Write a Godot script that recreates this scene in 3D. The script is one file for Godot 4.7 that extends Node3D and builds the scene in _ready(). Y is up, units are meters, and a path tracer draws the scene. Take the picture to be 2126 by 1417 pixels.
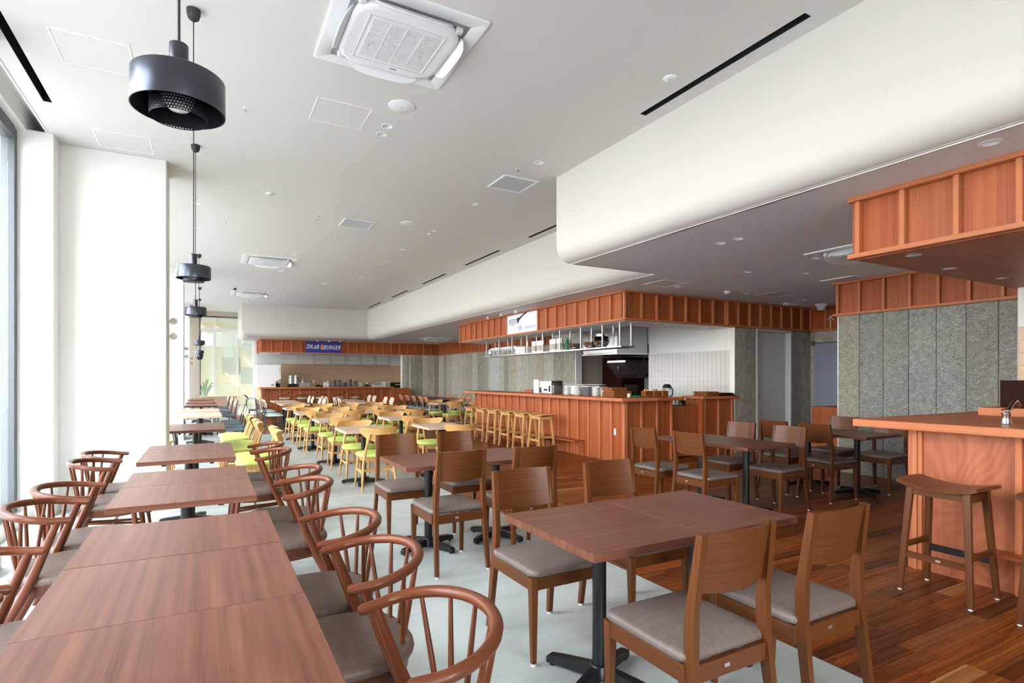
extends Node3D
# A daylit restaurant hall. World: x to the right, y up, z = -depth (the hall runs away along -z). Metres.
const CE := 3.77      # main ceiling
const SO := 2.75      # lower ceiling over counters
const FB := 2.28      # underside of the timber fascias
const TH := 0.71      # table height
var M := {}
var taken := {}
var rng := RandomNumberGenerator.new()

# ---- photograph pixel -> place on a known plane (f = 1156 px, yaw 0.5 rad, horizon row 784.5) ----
func ray(px: float) -> Vector2:
	var u := (px - 1063.0) / 1156.0
	return Vector2(u * cos(0.5) + sin(0.5), cos(0.5) - u * sin(0.5))
func DX(px: float, x: float) -> float:      # depth where column px meets the plane x
	var r := ray(px)
	return x * r.y / r.x
func XD(px: float, d: float) -> float:      # x where column px meets the plane at depth d
	var r := ray(px)
	return d * r.x / r.y
func on_level(px: float, py: float, h: float) -> Vector2:   # (x, depth) of a pixel on the level h
	var t := (1.36 - h) * 1156.0 / (py - 784.5)
	return ray(px) * t
func P(x: float, y: float, d: float) -> Vector3:
	return Vector3(x, y, -d)

# ---- mesh helpers ----
func mb() -> SurfaceTool:
	var st := SurfaceTool.new()
	st.begin(Mesh.PRIMITIVE_TRIANGLES)
	return st
func vx(st: SurfaceTool, p: Vector3, n: Vector3, uv: Vector2) -> void:
	st.set_normal(n); st.set_uv(uv); st.add_vertex(p)
func tri(st: SurfaceTool, a: Vector3, b: Vector3, c: Vector3, na: Vector3, nb: Vector3, nc: Vector3, ua: Vector2, ub: Vector2, uc: Vector2) -> void:
	if (b - a).cross(c - a).dot(na + nb + nc) > 0.0:
		vx(st, a, na, ua); vx(st, c, nc, uc); vx(st, b, nb, ub)
	else:
		vx(st, a, na, ua); vx(st, b, nb, ub); vx(st, c, nc, uc)
func box_uv(p: Vector3, axis: int, g: int, off: Vector2) -> Vector2:
	if g == axis:
		return Vector2(p[(axis + 1) % 3], p[(axis + 2) % 3]) + off
	return Vector2(p[g], p[3 - g - axis]) + off
func box(st: SurfaceTool, c: Vector3, s: Vector3, bev := 0.0, g := 0, off := Vector2.ZERO, xf := Transform3D.IDENTITY) -> void:
	var h := s * 0.5
	var q := h - Vector3.ONE * bev
	for ax in 3:
		var a1: int = (ax + 1) % 3
		var a2: int = (ax + 2) % 3
		for sg in [-1.0, 1.0]:
			var pts: Array[Vector3] = []
			var n := Vector3.ZERO
			n[ax] = sg
			for k in [[-1, -1], [1, -1], [1, 1], [-1, 1]]:
				var p := Vector3.ZERO
				p[ax] = sg * h[ax]; p[a1] = k[0] * q[a1]; p[a2] = k[1] * q[a2]
				pts.append(p)
			var wn: Vector3 = xf.basis * n
			var w: Array[Vector3] = []
			var u: Array[Vector2] = []
			for p in pts:
				w.append(xf * (p + c)); u.append(box_uv(p, ax, g, off))
			tri(st, w[0], w[1], w[2], wn, wn, wn, u[0], u[1], u[2])
			tri(st, w[0], w[2], w[3], wn, wn, wn, u[0], u[2], u[3])
	if bev <= 0.0:
		return
	for cx in 3:
		var a: int = (cx + 1) % 3
		var b: int = (cx + 2) % 3
		for sa in [-1.0, 1.0]:
			for sb in [-1.0, 1.0]:
				var n := Vector3.ZERO
				n[a] = sa; n[b] = sb
				n = n.normalized()
				var w: Array[Vector3] = []
				var u: Array[Vector2] = []
				for k in [[0, -1], [1, -1], [1, 1], [0, 1]]:
					var p := Vector3.ZERO
					p[cx] = k[1] * q[cx]
					p[a] = sa * (h[a] if k[0] == 0 else q[a])
					p[b] = sb * (q[b] if k[0] == 0 else h[b])
					w.append(xf * (p + c)); u.append(box_uv(p, a, g, off))
				var wn: Vector3 = xf.basis * n
				tri(st, w[0], w[1], w[2], wn, wn, wn, u[0], u[1], u[2])
				tri(st, w[0], w[2], w[3], wn, wn, wn, u[0], u[2], u[3])
	for sx in [-1.0, 1.0]:
		for sy in [-1.0, 1.0]:
			for sz in [-1.0, 1.0]:
				var sv := Vector3(sx, sy, sz)
				var pa := Vector3(sx * h.x, sy * q.y, sz * q.z)
				var pb := Vector3(sx * q.x, sy * h.y, sz * q.z)
				var pc := Vector3(sx * q.x, sy * q.y, sz * h.z)
				var wn: Vector3 = xf.basis * sv.normalized()
				tri(st, xf * (pa + c), xf * (pb + c), xf * (pc + c), wn, wn, wn, box_uv(pa, 0, g, off), box_uv(pb, 0, g, off), box_uv(pc, 0, g, off))
# box between two corners given as x, y, depth
func slab(st: SurfaceTool, x0: float, x1: float, y0: float, y1: float, d0: float, d1: float, bev := 0.0, g := 0, off := Vector2.ZERO) -> void:
	box(st, Vector3((x0 + x1) / 2, (y0 + y1) / 2, -(d0 + d1) / 2), Vector3(absf(x1 - x0), absf(y1 - y0), absf(d1 - d0)), bev, g, off)
# a straight bar of rectangular section between two points
func bar(st: SurfaceTool, a: Vector3, b: Vector3, w: float, t: float, bev := 0.0, side := Vector3.RIGHT) -> void:
	var y := (b - a).normalized()
	var x := (side - y * side.dot(y)).normalized()
	var z := x.cross(y)
	box(st, Vector3.ZERO, Vector3(w, (b - a).length(), t), bev, 1, Vector2(a.x * 3.1, a.z * 1.7), Transform3D(Basis(x, y, z), (a + b) / 2))
# tapered square leg: a, b ends, widths wa, wb
func leg4(st: SurfaceTool, a: Vector3, b: Vector3, wa: float, wb: float) -> void:
	var rings: Array = []
	for e in [[a, wa], [b, wb]]:
		var ring := PackedVector3Array()
		for k in 8:
			var i: int = k / 2
			var c: Vector2 = [Vector2(-1, -1), Vector2(1, -1), Vector2(1, 1), Vector2(-1, 1)][i]
			var ch: Vector2 = [[Vector2(0, .18), Vector2(.18, 0)], [Vector2(-.18, 0), Vector2(0, .18)], [Vector2(0, -.18), Vector2(-.18, 0)], [Vector2(.18, 0), Vector2(0, -.18)]][i][k % 2]
			var p: Vector2 = (c + ch) * float(e[1]) * 0.5
			ring.append(Vector3(e[0]) + Vector3(p.x, 0, p.y))
		rings.append(ring)
	hull(st, rings)
# flat-sided skin over matching rings, closed at both ends
func hull(st: SurfaceTool, rings: Array) -> void:
	var n: int = rings[0].size()
	var mid := Vector3.ZERO
	for r in rings:
		for p in r: mid += p
	mid /= n * rings.size()
	for i in rings.size() - 1:
		var c := Vector3.ZERO
		for p in rings[i]: c += p / (2.0 * n)
		for p in rings[i + 1]: c += p / (2.0 * n)
		for k in n:
			var a: Vector3 = rings[i][k]
			var b: Vector3 = rings[i][(k + 1) % n]
			var d: Vector3 = rings[i + 1][k]
			var e: Vector3 = rings[i + 1][(k + 1) % n]
			var nn := (e - a).cross(d - b).normalized()
			if nn.dot((a + b + d + e) / 4.0 - c) < 0: nn = -nn
			var v := float(k) * 0.03
			tri(st, a, b, e, nn, nn, nn, Vector2(a.y + a.z, v), Vector2(b.y + b.z, v + .03), Vector2(e.y + e.z, v + .03))
			tri(st, a, e, d, nn, nn, nn, Vector2(a.y + a.z, v), Vector2(e.y + e.z, v + .03), Vector2(d.y + d.z, v))
	for j in [0, rings.size() - 1]:
		var r: PackedVector3Array = rings[j]
		var c := Vector3.ZERO
		for p in r: c += p / float(n)
		var nn := (r[0] - c).cross(r[n / 4] - c).normalized()
		if nn.dot(c - mid) < 0: nn = -nn
		for k in n:
			tri(st, c, r[k], r[(k + 1) % n], nn, nn, nn, Vector2(c.x, c.z), Vector2(r[k].x, r[k].z), Vector2(r[(k + 1) % n].x, r[(k + 1) % n].z))
# round tube along points; r is a number or an array of radii; round ends
func tube(st: SurfaceTool, pts: PackedVector3Array, r, seg := 8, dome := true, flat := 1.0) -> void:
	var n := pts.size()
	var ps := PackedVector3Array()
	var rs: Array[float] = []
	for i in n:
		var ri: float = r[i] if r is Array else r
		if dome and i == 0:
			var t0 := (pts[0] - pts[1]).normalized()
			for a in [80.0, 50.0, 22.0]:
				ps.append(pts[0] + t0 * ri * sin(deg_to_rad(a)) * 0.8); rs.append(ri * cos(deg_to_rad(a)))
		ps.append(pts[i]); rs.append(ri)
		if dome and i == n - 1:
			var t1 := (pts[n - 1] - pts[n - 2]).normalized()
			for a in [22.0, 50.0, 80.0]:
				ps.append(pts[n - 1] + t1 * ri * sin(deg_to_rad(a)) * 0.8); rs.append(ri * cos(deg_to_rad(a)))
	n = ps.size()
	var tn := (ps[1] - ps[0]).normalized()
	var nx := tn.cross(Vector3.UP if absf(tn.y) < 0.9 else Vector3.RIGHT).normalized()
	var rings: Array = []
	var nrm: Array = []
	var lens: Array[float] = []
	var acc := 0.0
	for i in n:
		var t := (ps[mini(i + 1, n - 1)] - ps[maxi(i - 1, 0)]).normalized()
		nx = (nx - t * nx.dot(t)).normalized()
		var ny := t.cross(nx)
		var ring := PackedVector3Array()
		var nr := PackedVector3Array()
		for k in seg:
			var a := TAU * k / seg
			var o := nx * cos(a) + ny * sin(a) * flat
			ring.append(ps[i] + o * rs[i]); nr.append((nx * cos(a) * flat + ny * sin(a)).normalized())
		rings.append(ring); nrm.append(nr)
		if i > 0: acc += ps[i].distance_to(ps[i - 1])
		lens.append(acc)
	for i in n - 1:
		for k in seg:
			var k2: int = (k + 1) % seg
			var u0 := Vector2(lens[i], k * 0.012)
			var u1 := Vector2(lens[i + 1], k * 0.012)
			var w := Vector2(0, 0.012)
			tri(st, rings[i][k], rings[i][k2], rings[i + 1][k2], nrm[i][k], nrm[i][k2], nrm[i + 1][k2], u0, u0 + w, u1 + w)
			tri(st, rings[i][k], rings[i + 1][k2], rings[i + 1][k], nrm[i][k], nrm[i + 1][k2], nrm[i + 1][k], u0, u1 + w, u1)
	for j in [0, n - 1]:
		var nn := (ps[0] - ps[1]).normalized() if j == 0 else (ps[n - 1] - ps[n - 2]).normalized()
		for k in seg:
			tri(st, ps[j], rings[j][k], rings[j][(k + 1) % seg], nn, nn, nn, Vector2.ZERO, Vector2(.01, 0), Vector2(0, .01))
func rod(st: SurfaceTool, a: Vector3, b: Vector3, r: float, r2 := -1.0, seg := 8, dome := false) -> void:
	tube(st, PackedVector3Array([a, b]), [r, r if r2 < 0 else r2], seg, dome)
func smooth(pts: Array, k := 5) -> PackedVector3Array:      # Catmull-Rom through points
	var out := PackedVector3Array()
	for i in pts.size() - 1:
		var a: Vector3 = pts[maxi(i - 1, 0)]
		var b: Vector3 = pts[i]
		var c: Vector3 = pts[i + 1]
		var d: Vector3 = pts[mini(i + 2, pts.size() - 1)]
		for j in k:
			out.append(b.cubic_interpolate(c, a, d, float(j) / k))
	out.append(pts[pts.size() - 1])
	return out
# turned shape: profile of (radius, height)
func lathe(st: SurfaceTool, prof: Array, seg := 20, xf := Transform3D.IDENTITY, ex := 1.0, ez := 1.0) -> void:
	var m := prof.size()
	var sn: Array[Vector2] = []
	for i in m - 1:
		var d: Vector2 = prof[i + 1] - prof[i]
		sn.append(Vector2(d.y, -d.x).normalized())
	for i in m - 1:
		var n0 := sn[i]
		var n1 := sn[i]
		if i > 0 and sn[i].dot(sn[i - 1]) > 0.6: n0 = (sn[i] + sn[i - 1]).normalized()
		if i < m - 2 and sn[i].dot(sn[i + 1]) > 0.6: n1 = (sn[i] + sn[i + 1]).normalized()
		for k in seg:
			var a0 := TAU * k / seg
			var a1 := TAU * (k + 1) / seg
			var pa: Vector2 = prof[i]
			var pb: Vector2 = prof[i + 1]
			var q: Array[Vector3] = []
			var nn: Array[Vector3] = []
			for e in [[pa, a0, n0], [pa, a1, n0], [pb, a1, n1], [pb, a0, n1]]:
				var pr: Vector2 = e[0]
				var nr: Vector2 = e[2]
				q.append(xf * Vector3(pr.x * cos(e[1]) * ex, pr.y, pr.x * sin(e[1]) * ez))
				nn.append(xf.basis * Vector3(nr.x * cos(e[1]), nr.y, nr.x * sin(e[1])).normalized())
			var s := 0.05
			if pa.x > 1e-5 or pb.x > 1e-5:
				var uv := [Vector2(pa.y + pa.x, k * s), Vector2(pa.y + pa.x, k * s + s), Vector2(pb.y + pb.x, k * s + s), Vector2(pb.y + pb.x, k * s)]
				if pa.x > 1e-5: tri(st, q[0], q[1], q[2], nn[0], nn[1], nn[2], uv[0], uv[1], uv[2])
				if pb.x > 1e-5: tri(st, q[0], q[2], q[3], nn[0], nn[2], nn[3], uv[0], uv[2], uv[3])
# polygon in local xy pushed along local z from z0 to z1
func extrude(st: SurfaceTool, poly: PackedVector2Array, z0: float, z1: float, xf := Transform3D.IDENTITY, gu := Vector2(1, 0), sm := 0.8) -> void:
	var gv := Vector2(-gu.y, gu.x)
	var idx := Geometry2D.triangulate_polygon(poly)
	for z in [z0, z1]:
		var n: Vector3 = xf.basis * Vector3(0, 0, 1.0 if z == maxf(z0, z1) else -1.0)
		for i in range(0, idx.size(), 3):
			var a := poly[idx[i]]
			var b := poly[idx[i + 1]]
			var c := poly[idx[i + 2]]
			tri(st, xf * Vector3(a.x, a.y, z), xf * Vector3(b.x, b.y, z), xf * Vector3(c.x, c.y, z), n, n, n, Vector2(a.dot(gu), a.dot(gv)), Vector2(b.dot(gu), b.dot(gv)), Vector2(c.dot(gu), c.dot(gv)))
	var cw := Geometry2D.is_polygon_clockwise(poly)
	var m := poly.size()
	var en: Array[Vector2] = []
	for i in m:
		var d := (poly[(i + 1) % m] - poly[i]).normalized()
		en.append(Vector2(-d.y, d.x) if cw else Vector2(d.y, -d.x))
	for i in m:
		var a := poly[i]
		var b := poly[(i + 1) % m]
		var na := en[i]
		var nb := en[i]
		if en[i].dot(en[(i + m - 1) % m]) > sm: na = (en[i] + en[(i + m - 1) % m]).normalized()
		if en[i].dot(en[(i + 1) % m]) > sm: nb = (en[i] + en[(i + 1) % m]).normalized()
		var wa: Vector3 = xf.basis * Vector3(na.x, na.y, 0)
		var wb: Vector3 = xf.basis * Vector3(nb.x, nb.y, 0)
		var p0 := xf * Vector3(a.x, a.y, z0)
		var p1 := xf * Vector3(b.x, b.y, z0)
		var p2 := xf * Vector3(b.x, b.y, z1)
		var p3 := xf * Vector3(a.x, a.y, z1)
		var ua := a.dot(gu)
		var ub := b.dot(gu)
		if absf(ua - ub) < 1e-4: ua = a.dot(gv); ub = b.dot(gv)
		tri(st, p0, p1, p2, wa, wb, wb, Vector2(ua, z0), Vector2(ub, z0), Vector2(ub, z1))
		tri(st, p0, p2, p3, wa, wb, wa, Vector2(ua, z0), Vector2(ub, z1), Vector2(ua, z1))
# smooth skin over closed rings; caps closed with a fan
func loft(st: SurfaceTool, rings: Array, cap0 := true, cap1 := true) -> void:
	var m := rings.size()
	var n: int = rings[0].size()
	var cen := Vector3.ZERO
	for r in rings:
		for p in r: cen += p
	cen /= float(m * n)
	var nr: Array = []
	for i in m:
		var row := PackedVector3Array()
		for k in n:
			var du: Vector3 = rings[i][(k + 1) % n] - rings[i][(k + n - 1) % n]
			var dv: Vector3 = rings[mini(i + 1, m - 1)][k] - rings[maxi(i - 1, 0)][k]
			var q := du.cross(dv).normalized()
			row.append(q)
		nr.append(row)
	var flip := 0.0
	for i in m:
		for k in n: flip += nr[i][k].dot(rings[i][k] - cen)
	var sg := -1.0 if flip < 0 else 1.0
	for i in m - 1:
		for k in n:
			var k2: int = (k + 1) % n
			var a: Vector3 = rings[i][k]
			var b: Vector3 = rings[i][k2]
			var c: Vector3 = rings[i + 1][k2]
			var d: Vector3 = rings[i + 1][k]
			tri(st, a, b, c, nr[i][k] * sg, nr[i][k2] * sg, nr[i + 1][k2] * sg, Vector2(a.x, a.z), Vector2(b.x, b.z), Vector2(c.x, c.z))
			tri(st, a, c, d, nr[i][k] * sg, nr[i + 1][k2] * sg, nr[i + 1][k] * sg, Vector2(a.x, a.z), Vector2(c.x, c.z), Vector2(d.x, d.z))
	for j in [[cap0, 0], [cap1, m - 1]]:
		if not j[0]: continue
		var r: PackedVector3Array = rings[j[1]]
		var c := Vector3.ZERO
		for p in r: c += p / float(n)
		var nn := (r[0] - c).cross(r[n / 4] - c).normalized()
		if nn.dot(c - cen) < 0: nn = -nn
		for k in n:
			tri(st, c, r[k], r[(k + 1) % n], nn, nn, nn, Vector2(c.x, c.z), Vector2(r[k].x, r[k].z), Vector2(r[(k + 1) % n].x, r[(k + 1) % n].z))
# bent board: f(u, v) gives its middle surface for u, v in 0..1; t is its thickness
func board(st: SurfaceTool, nu: int, nv: int, f: Callable, t: float, swap := false) -> void:
	var ps: Array = []
	for i in nu + 1:
		var row := PackedVector3Array()
		for j in nv + 1: row.append(f.call(float(i) / nu, float(j) / nv))
		ps.append(row)
	var ns: Array = []
	for i in nu + 1:
		var row := PackedVector3Array()
		for j in nv + 1:
			var du: Vector3 = ps[mini(i + 1, nu)][j] - ps[maxi(i - 1, 0)][j]
			var dv: Vector3 = ps[i][mini(j + 1, nv)] - ps[i][maxi(j - 1, 0)]
			row.append(du.cross(dv).normalized())
		ns.append(row)
	for s in [-1.0, 1.0]:
		for i in nu:
			for j in nv:
				var q := [[i, j], [i + 1, j], [i + 1, j + 1], [i, j + 1]]
				var w: Array[Vector3] = []
				var n: Array[Vector3] = []
				var u: Array[Vector2] = []
				for e in q:
					var p: Vector3 = ps[e[0]][e[1]]
					var nn: Vector3 = ns[e[0]][e[1]]
					w.append(p + nn * t * 0.5 * s); n.append(nn * s)
					u.append(Vector2(p.x + p.z, p.y) if not swap else Vector2(p.x, p.z))
				tri(st, w[0], w[1], w[2], n[0], n[1], n[2], u[0], u[1], u[2])
				tri(st, w[0], w[2], w[3], n[0], n[2], n[3], u[0], u[2], u[3])
	var loop: Array = []
	for i in nu: loop.append([i, 0])
	for j in nv: loop.append([nu, j])
	for i in nu: loop.append([nu - i, nv])
	for j in nv: loop.append([0, nv - j])
	var cen: Vector3 = ps[nu / 2][nv / 2]
	for k in loop.size():
		var e: Array = loop[k]
		var g: Array = loop[(k + 1) % loop.size()]
		var a: Vector3 = ps[e[0]][e[1]]
		var b: Vector3 = ps[g[0]][g[1]]
		var na: Vector3 = ns[e[0]][e[1]] * t * 0.5
		var nb: Vector3 = ns[g[0]][g[1]] * t * 0.5
		var o := (b - a).cross(na).normalized()
		if o.dot((a + b) / 2 - cen) < 0: o = -o
		tri(st, a - na, b - nb, b + nb, o, o, o, Vector2(a.x, a.y), Vector2(b.x, b.y), Vector2(b.x, b.y))
		tri(st, a - na, b + nb, a + na, o, o, o, Vector2(a.x, a.y), Vector2(b.x, b.y), Vector2(a.x, a.y))
func rrect(w: float, d: float, r: float, k := 5) -> PackedVector2Array:
	var out := PackedVector2Array()
	for c in [[1, 1, 0], [-1, 1, 90], [-1, -1, 180], [1, -1, 270]]:
		for i in k + 1:
			var a := deg_to_rad(float(c[2]) + 90.0 * i / k)
			out.append(Vector2(c[0] * (w / 2 - r) + r * cos(a), c[1] * (d / 2 - r) + r * sin(a)))
	return out
# cushion: plan outline (x, z) and steps of (scale, height)
func pad(st: SurfaceTool, plan: PackedVector2Array, steps: Array, o := Vector3.ZERO, bow := 0.0) -> void:
	var rings: Array = []
	for s in steps:
		var ring := PackedVector3Array()
		for p in plan:
			ring.append(o + Vector3(p.x * s.x, s.y + bow * p.x * p.x, p.y * s.x))
		rings.append(ring)
	loft(st, rings)
# ---- nodes ----
func numbered(called: String) -> String:
	var k: int = taken.get(called, 0)
	taken[called] = k + 1
	return called if k == 0 else "%s_%03d" % [called, k]
func part(st: SurfaceTool, called: String, mat: Material, parent: Node3D) -> MeshInstance3D:
	return piece(st.commit(), called, mat, parent)
func piece(mesh: Mesh, called: String, mat: Material, parent: Node3D) -> MeshInstance3D:
	var o := MeshInstance3D.new()
	o.mesh = mesh
	o.material_override = mat
	if parent == self:
		o.name = numbered(called)
	else:
		var cnt: Dictionary = parent.get_meta("names") if parent.has_meta("names") else {}
		var k: int = cnt.get(called, 0)
		cnt[called] = k + 1
		parent.set_meta("names", cnt)
		o.name = called if k == 0 else "%s_%03d" % [called, k]
	parent.add_child(o, true)
	return o
func tag(o: Node3D, label: String, category: String, group := "") -> Node3D:
	o.set_meta("label", label)
	o.set_meta("category", category)
	if group != "": o.set_meta("group", group)
	return o
func thing(called: String, label: String, category: String, at := Vector3.ZERO, turn := 0.0, group := "") -> Node3D:
	var o := Node3D.new()
	o.name = numbered(called)
	add_child(o)
	o.position = at
	o.rotation.y = turn
	return tag(o, label, category, group)
func struct_node(called: String, label := "") -> Node3D:
	var o := Node3D.new()
	o.name = numbered(called)
	add_child(o)
	o.set_meta("kind", "structure")
	if label != "": o.set_meta("label", label)
	return o
func struct_mesh(st: SurfaceTool, called: String, mat: Material, label := "") -> MeshInstance3D:
	var o := part(st, called, mat, self)
	o.set_meta("kind", "structure")
	if label != "": o.set_meta("label", label)
	return o
func copy(src: Node3D, called: String, label: String, category: String, at: Vector3, turn: float, group := "") -> Node3D:
	var o: Node3D = src.duplicate()
	for m in ["group", "names"]:
		if o.has_meta(m): o.remove_meta(m)
	o.name = numbered(called)
	add_child(o)
	o.position = at
	o.rotation = Vector3(0, turn, 0)
	return tag(o, label, category, group)
# first call places the source itself, later calls place copies of it
var stock := {}
func place(key: String, maker: Callable, called: String, label: String, category: String, at: Vector3, turn := 0.0, group := "") -> Node3D:
	if not stock.has(key):
		var root := thing(called, label, category, at, turn, group)
		maker.call(root)
		stock[key] = root
		return root
	return copy(stock[key], called, label, category, at, turn, group)

# ---- textures and materials ----
func c8(r: int, g: int, b: int) -> Color:
	return Color8(r, g, b)
func std(c: Color, rough := 0.5, metal := 0.0) -> StandardMaterial3D:
	var m := StandardMaterial3D.new()
	m.albedo_color = c; m.roughness = rough; m.metallic = metal
	return m
func noise_bytes(w: int, h: int, gw: int, gh: int, freq: float, seed_: int, oct := 3) -> PackedByteArray:
	var n := FastNoiseLite.new()
	n.noise_type = FastNoiseLite.TYPE_SIMPLEX_SMOOTH
	n.seed = seed_; n.frequency = freq
	n.fractal_octaves = oct
	var im := n.get_seamless_image(gw, gh)
	im.convert(Image.FORMAT_L8)
	if gw != w or gh != h: im.resize(w, h, Image.INTERPOLATE_CUBIC)
	return im.get_data()
func ramp(stops: Array, n := 256) -> PackedByteArray:
	var out := PackedByteArray()
	for i in n:
		var t := float(i) / (n - 1)
		var k := 0
		while k < stops.size() - 2 and t > float(stops[k + 1][0]): k += 1
		var c: Color = stops[k][1].lerp(stops[k + 1][1], clampf((t - float(stops[k][0])) / (float(stops[k + 1][0]) - float(stops[k][0])), 0, 1))
		out.append_array([c.r8, c.g8, c.b8])
	return out
func tex(w: int, h: int, data: PackedByteArray) -> ImageTexture:
	var im := Image.create_from_data(w, h, false, Image.FORMAT_RGB8, data)
	im.generate_mipmaps()
	return ImageTexture.create_from_image(im)
# grain runs along u; flame > 0 adds cathedral figure
func wood_tex(seed_: int, stops: Array, flame := 0.0, streak := 0.55, w := 512, h := 512) -> ImageTexture:
	var a := noise_bytes(w, h, 8, h, 0.035, seed_, 4)
	var b := noise_bytes(w, h, 12, h, 0.25, seed_ + 7, 2)
	var c := noise_bytes(w, h, w / 4, h / 4, 0.03, seed_ + 13, 2)
	var d := noise_bytes(w, h, w / 2, h / 2, 0.012, seed_ + 19, 2)
	var lut := ramp(stops)
	var out := PackedByteArray()
	out.resize(w * h * 3)
	var fl := flame > 0.0
	for i in w * h:
		var t := (a[i] * streak + b[i] * (0.85 - streak) + c[i] * 0.15) / 255.0
		if fl:
			var y := float(i / w) / h
			t = lerpf(t, 0.5 + 0.5 * sin((y * 9.0 + d[i] / 255.0 * 7.0) * TAU), flame)
		t = clampf((t - 0.5) * 1.5 + 0.5, 0.0, 1.0)
		var k := int(t * 255.0) * 3
		out[i * 3] = lut[k]; out[i * 3 + 1] = lut[k + 1]; out[i * 3 + 2] = lut[k + 2]
	return tex(w, h, out)
func wood(seed_: int, stops: Array, rough := 0.4, su := 0.6, sv := 2.0, flame := 0.0, streak := 0.55) -> StandardMaterial3D:
	var m := std(Color.WHITE, rough)
	m.albedo_texture = wood_tex(seed_, stops, flame, streak)
	m.uv1_scale = Vector3(su, sv, 1)
	m.metallic_specular = 0.35
	return m
func tinted(m: StandardMaterial3D, c: Color, off: Vector3) -> StandardMaterial3D:
	var k: StandardMaterial3D = m.duplicate()
	k.albedo_color = c
	k.uv1_offset = off
	return k
func mottle_tex(seed_: int, stops: Array, freq := 0.012, w := 512) -> ImageTexture:
	var a := noise_bytes(w, w, w, w, freq, seed_, 5)
	var b := noise_bytes(w, w, w / 8, w, 0.03, seed_ + 3, 3)
	var g := noise_bytes(w, w, w, w, 0.35, seed_ + 5, 1)
	var lut := ramp(stops)
	var out := PackedByteArray()
	out.resize(w * w * 3)
	for i in w * w:
		var t := clampf((a[i] * 0.6 + b[i] * 0.28 + g[i] * 0.12) / 255.0, 0, 1)
		var k := int(t * 255.0) * 3
		out[i * 3] = lut[k]; out[i * 3 + 1] = lut[k + 1]; out[i * 3 + 2] = lut[k + 2]
	return tex(w, w, out)
# pressed wood-wool board: thousands of short curled strands over grey cement
func strand_tex(seed_: int, w: int, count: int, base: Color, lo: Color, hi: Color, length: float) -> ImageTexture:
	var r := RandomNumberGenerator.new()
	r.seed = seed_
	var im := Image.create(w, w, false, Image.FORMAT_RGB8)
	im.fill(base)
	for i in count:
		var p := Vector2(r.randf() * w, r.randf() * w)
		var a := r.randf() * TAU
		var bend := r.randf_range(-0.06, 0.06)
		var t := pow(r.randf(), 1.6)
		var c := lo.lerp(hi, t)
		if r.randf() < 0.45: c = lo.darkened(r.randf() * 0.35)
		var wide := r.randf() < 0.5
		for s in int(length * r.randf_range(0.5, 1.3)):
			var x := posmod(int(p.x), w)
			var y := posmod(int(p.y), w)
			im.set_pixel(x, y, c)
			if wide: im.set_pixel((x + 1) % w, y, c)
			p += Vector2.from_angle(a)
			a += bend
	im.generate_mipmaps()
	return ImageTexture.create_from_image(im)
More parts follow.
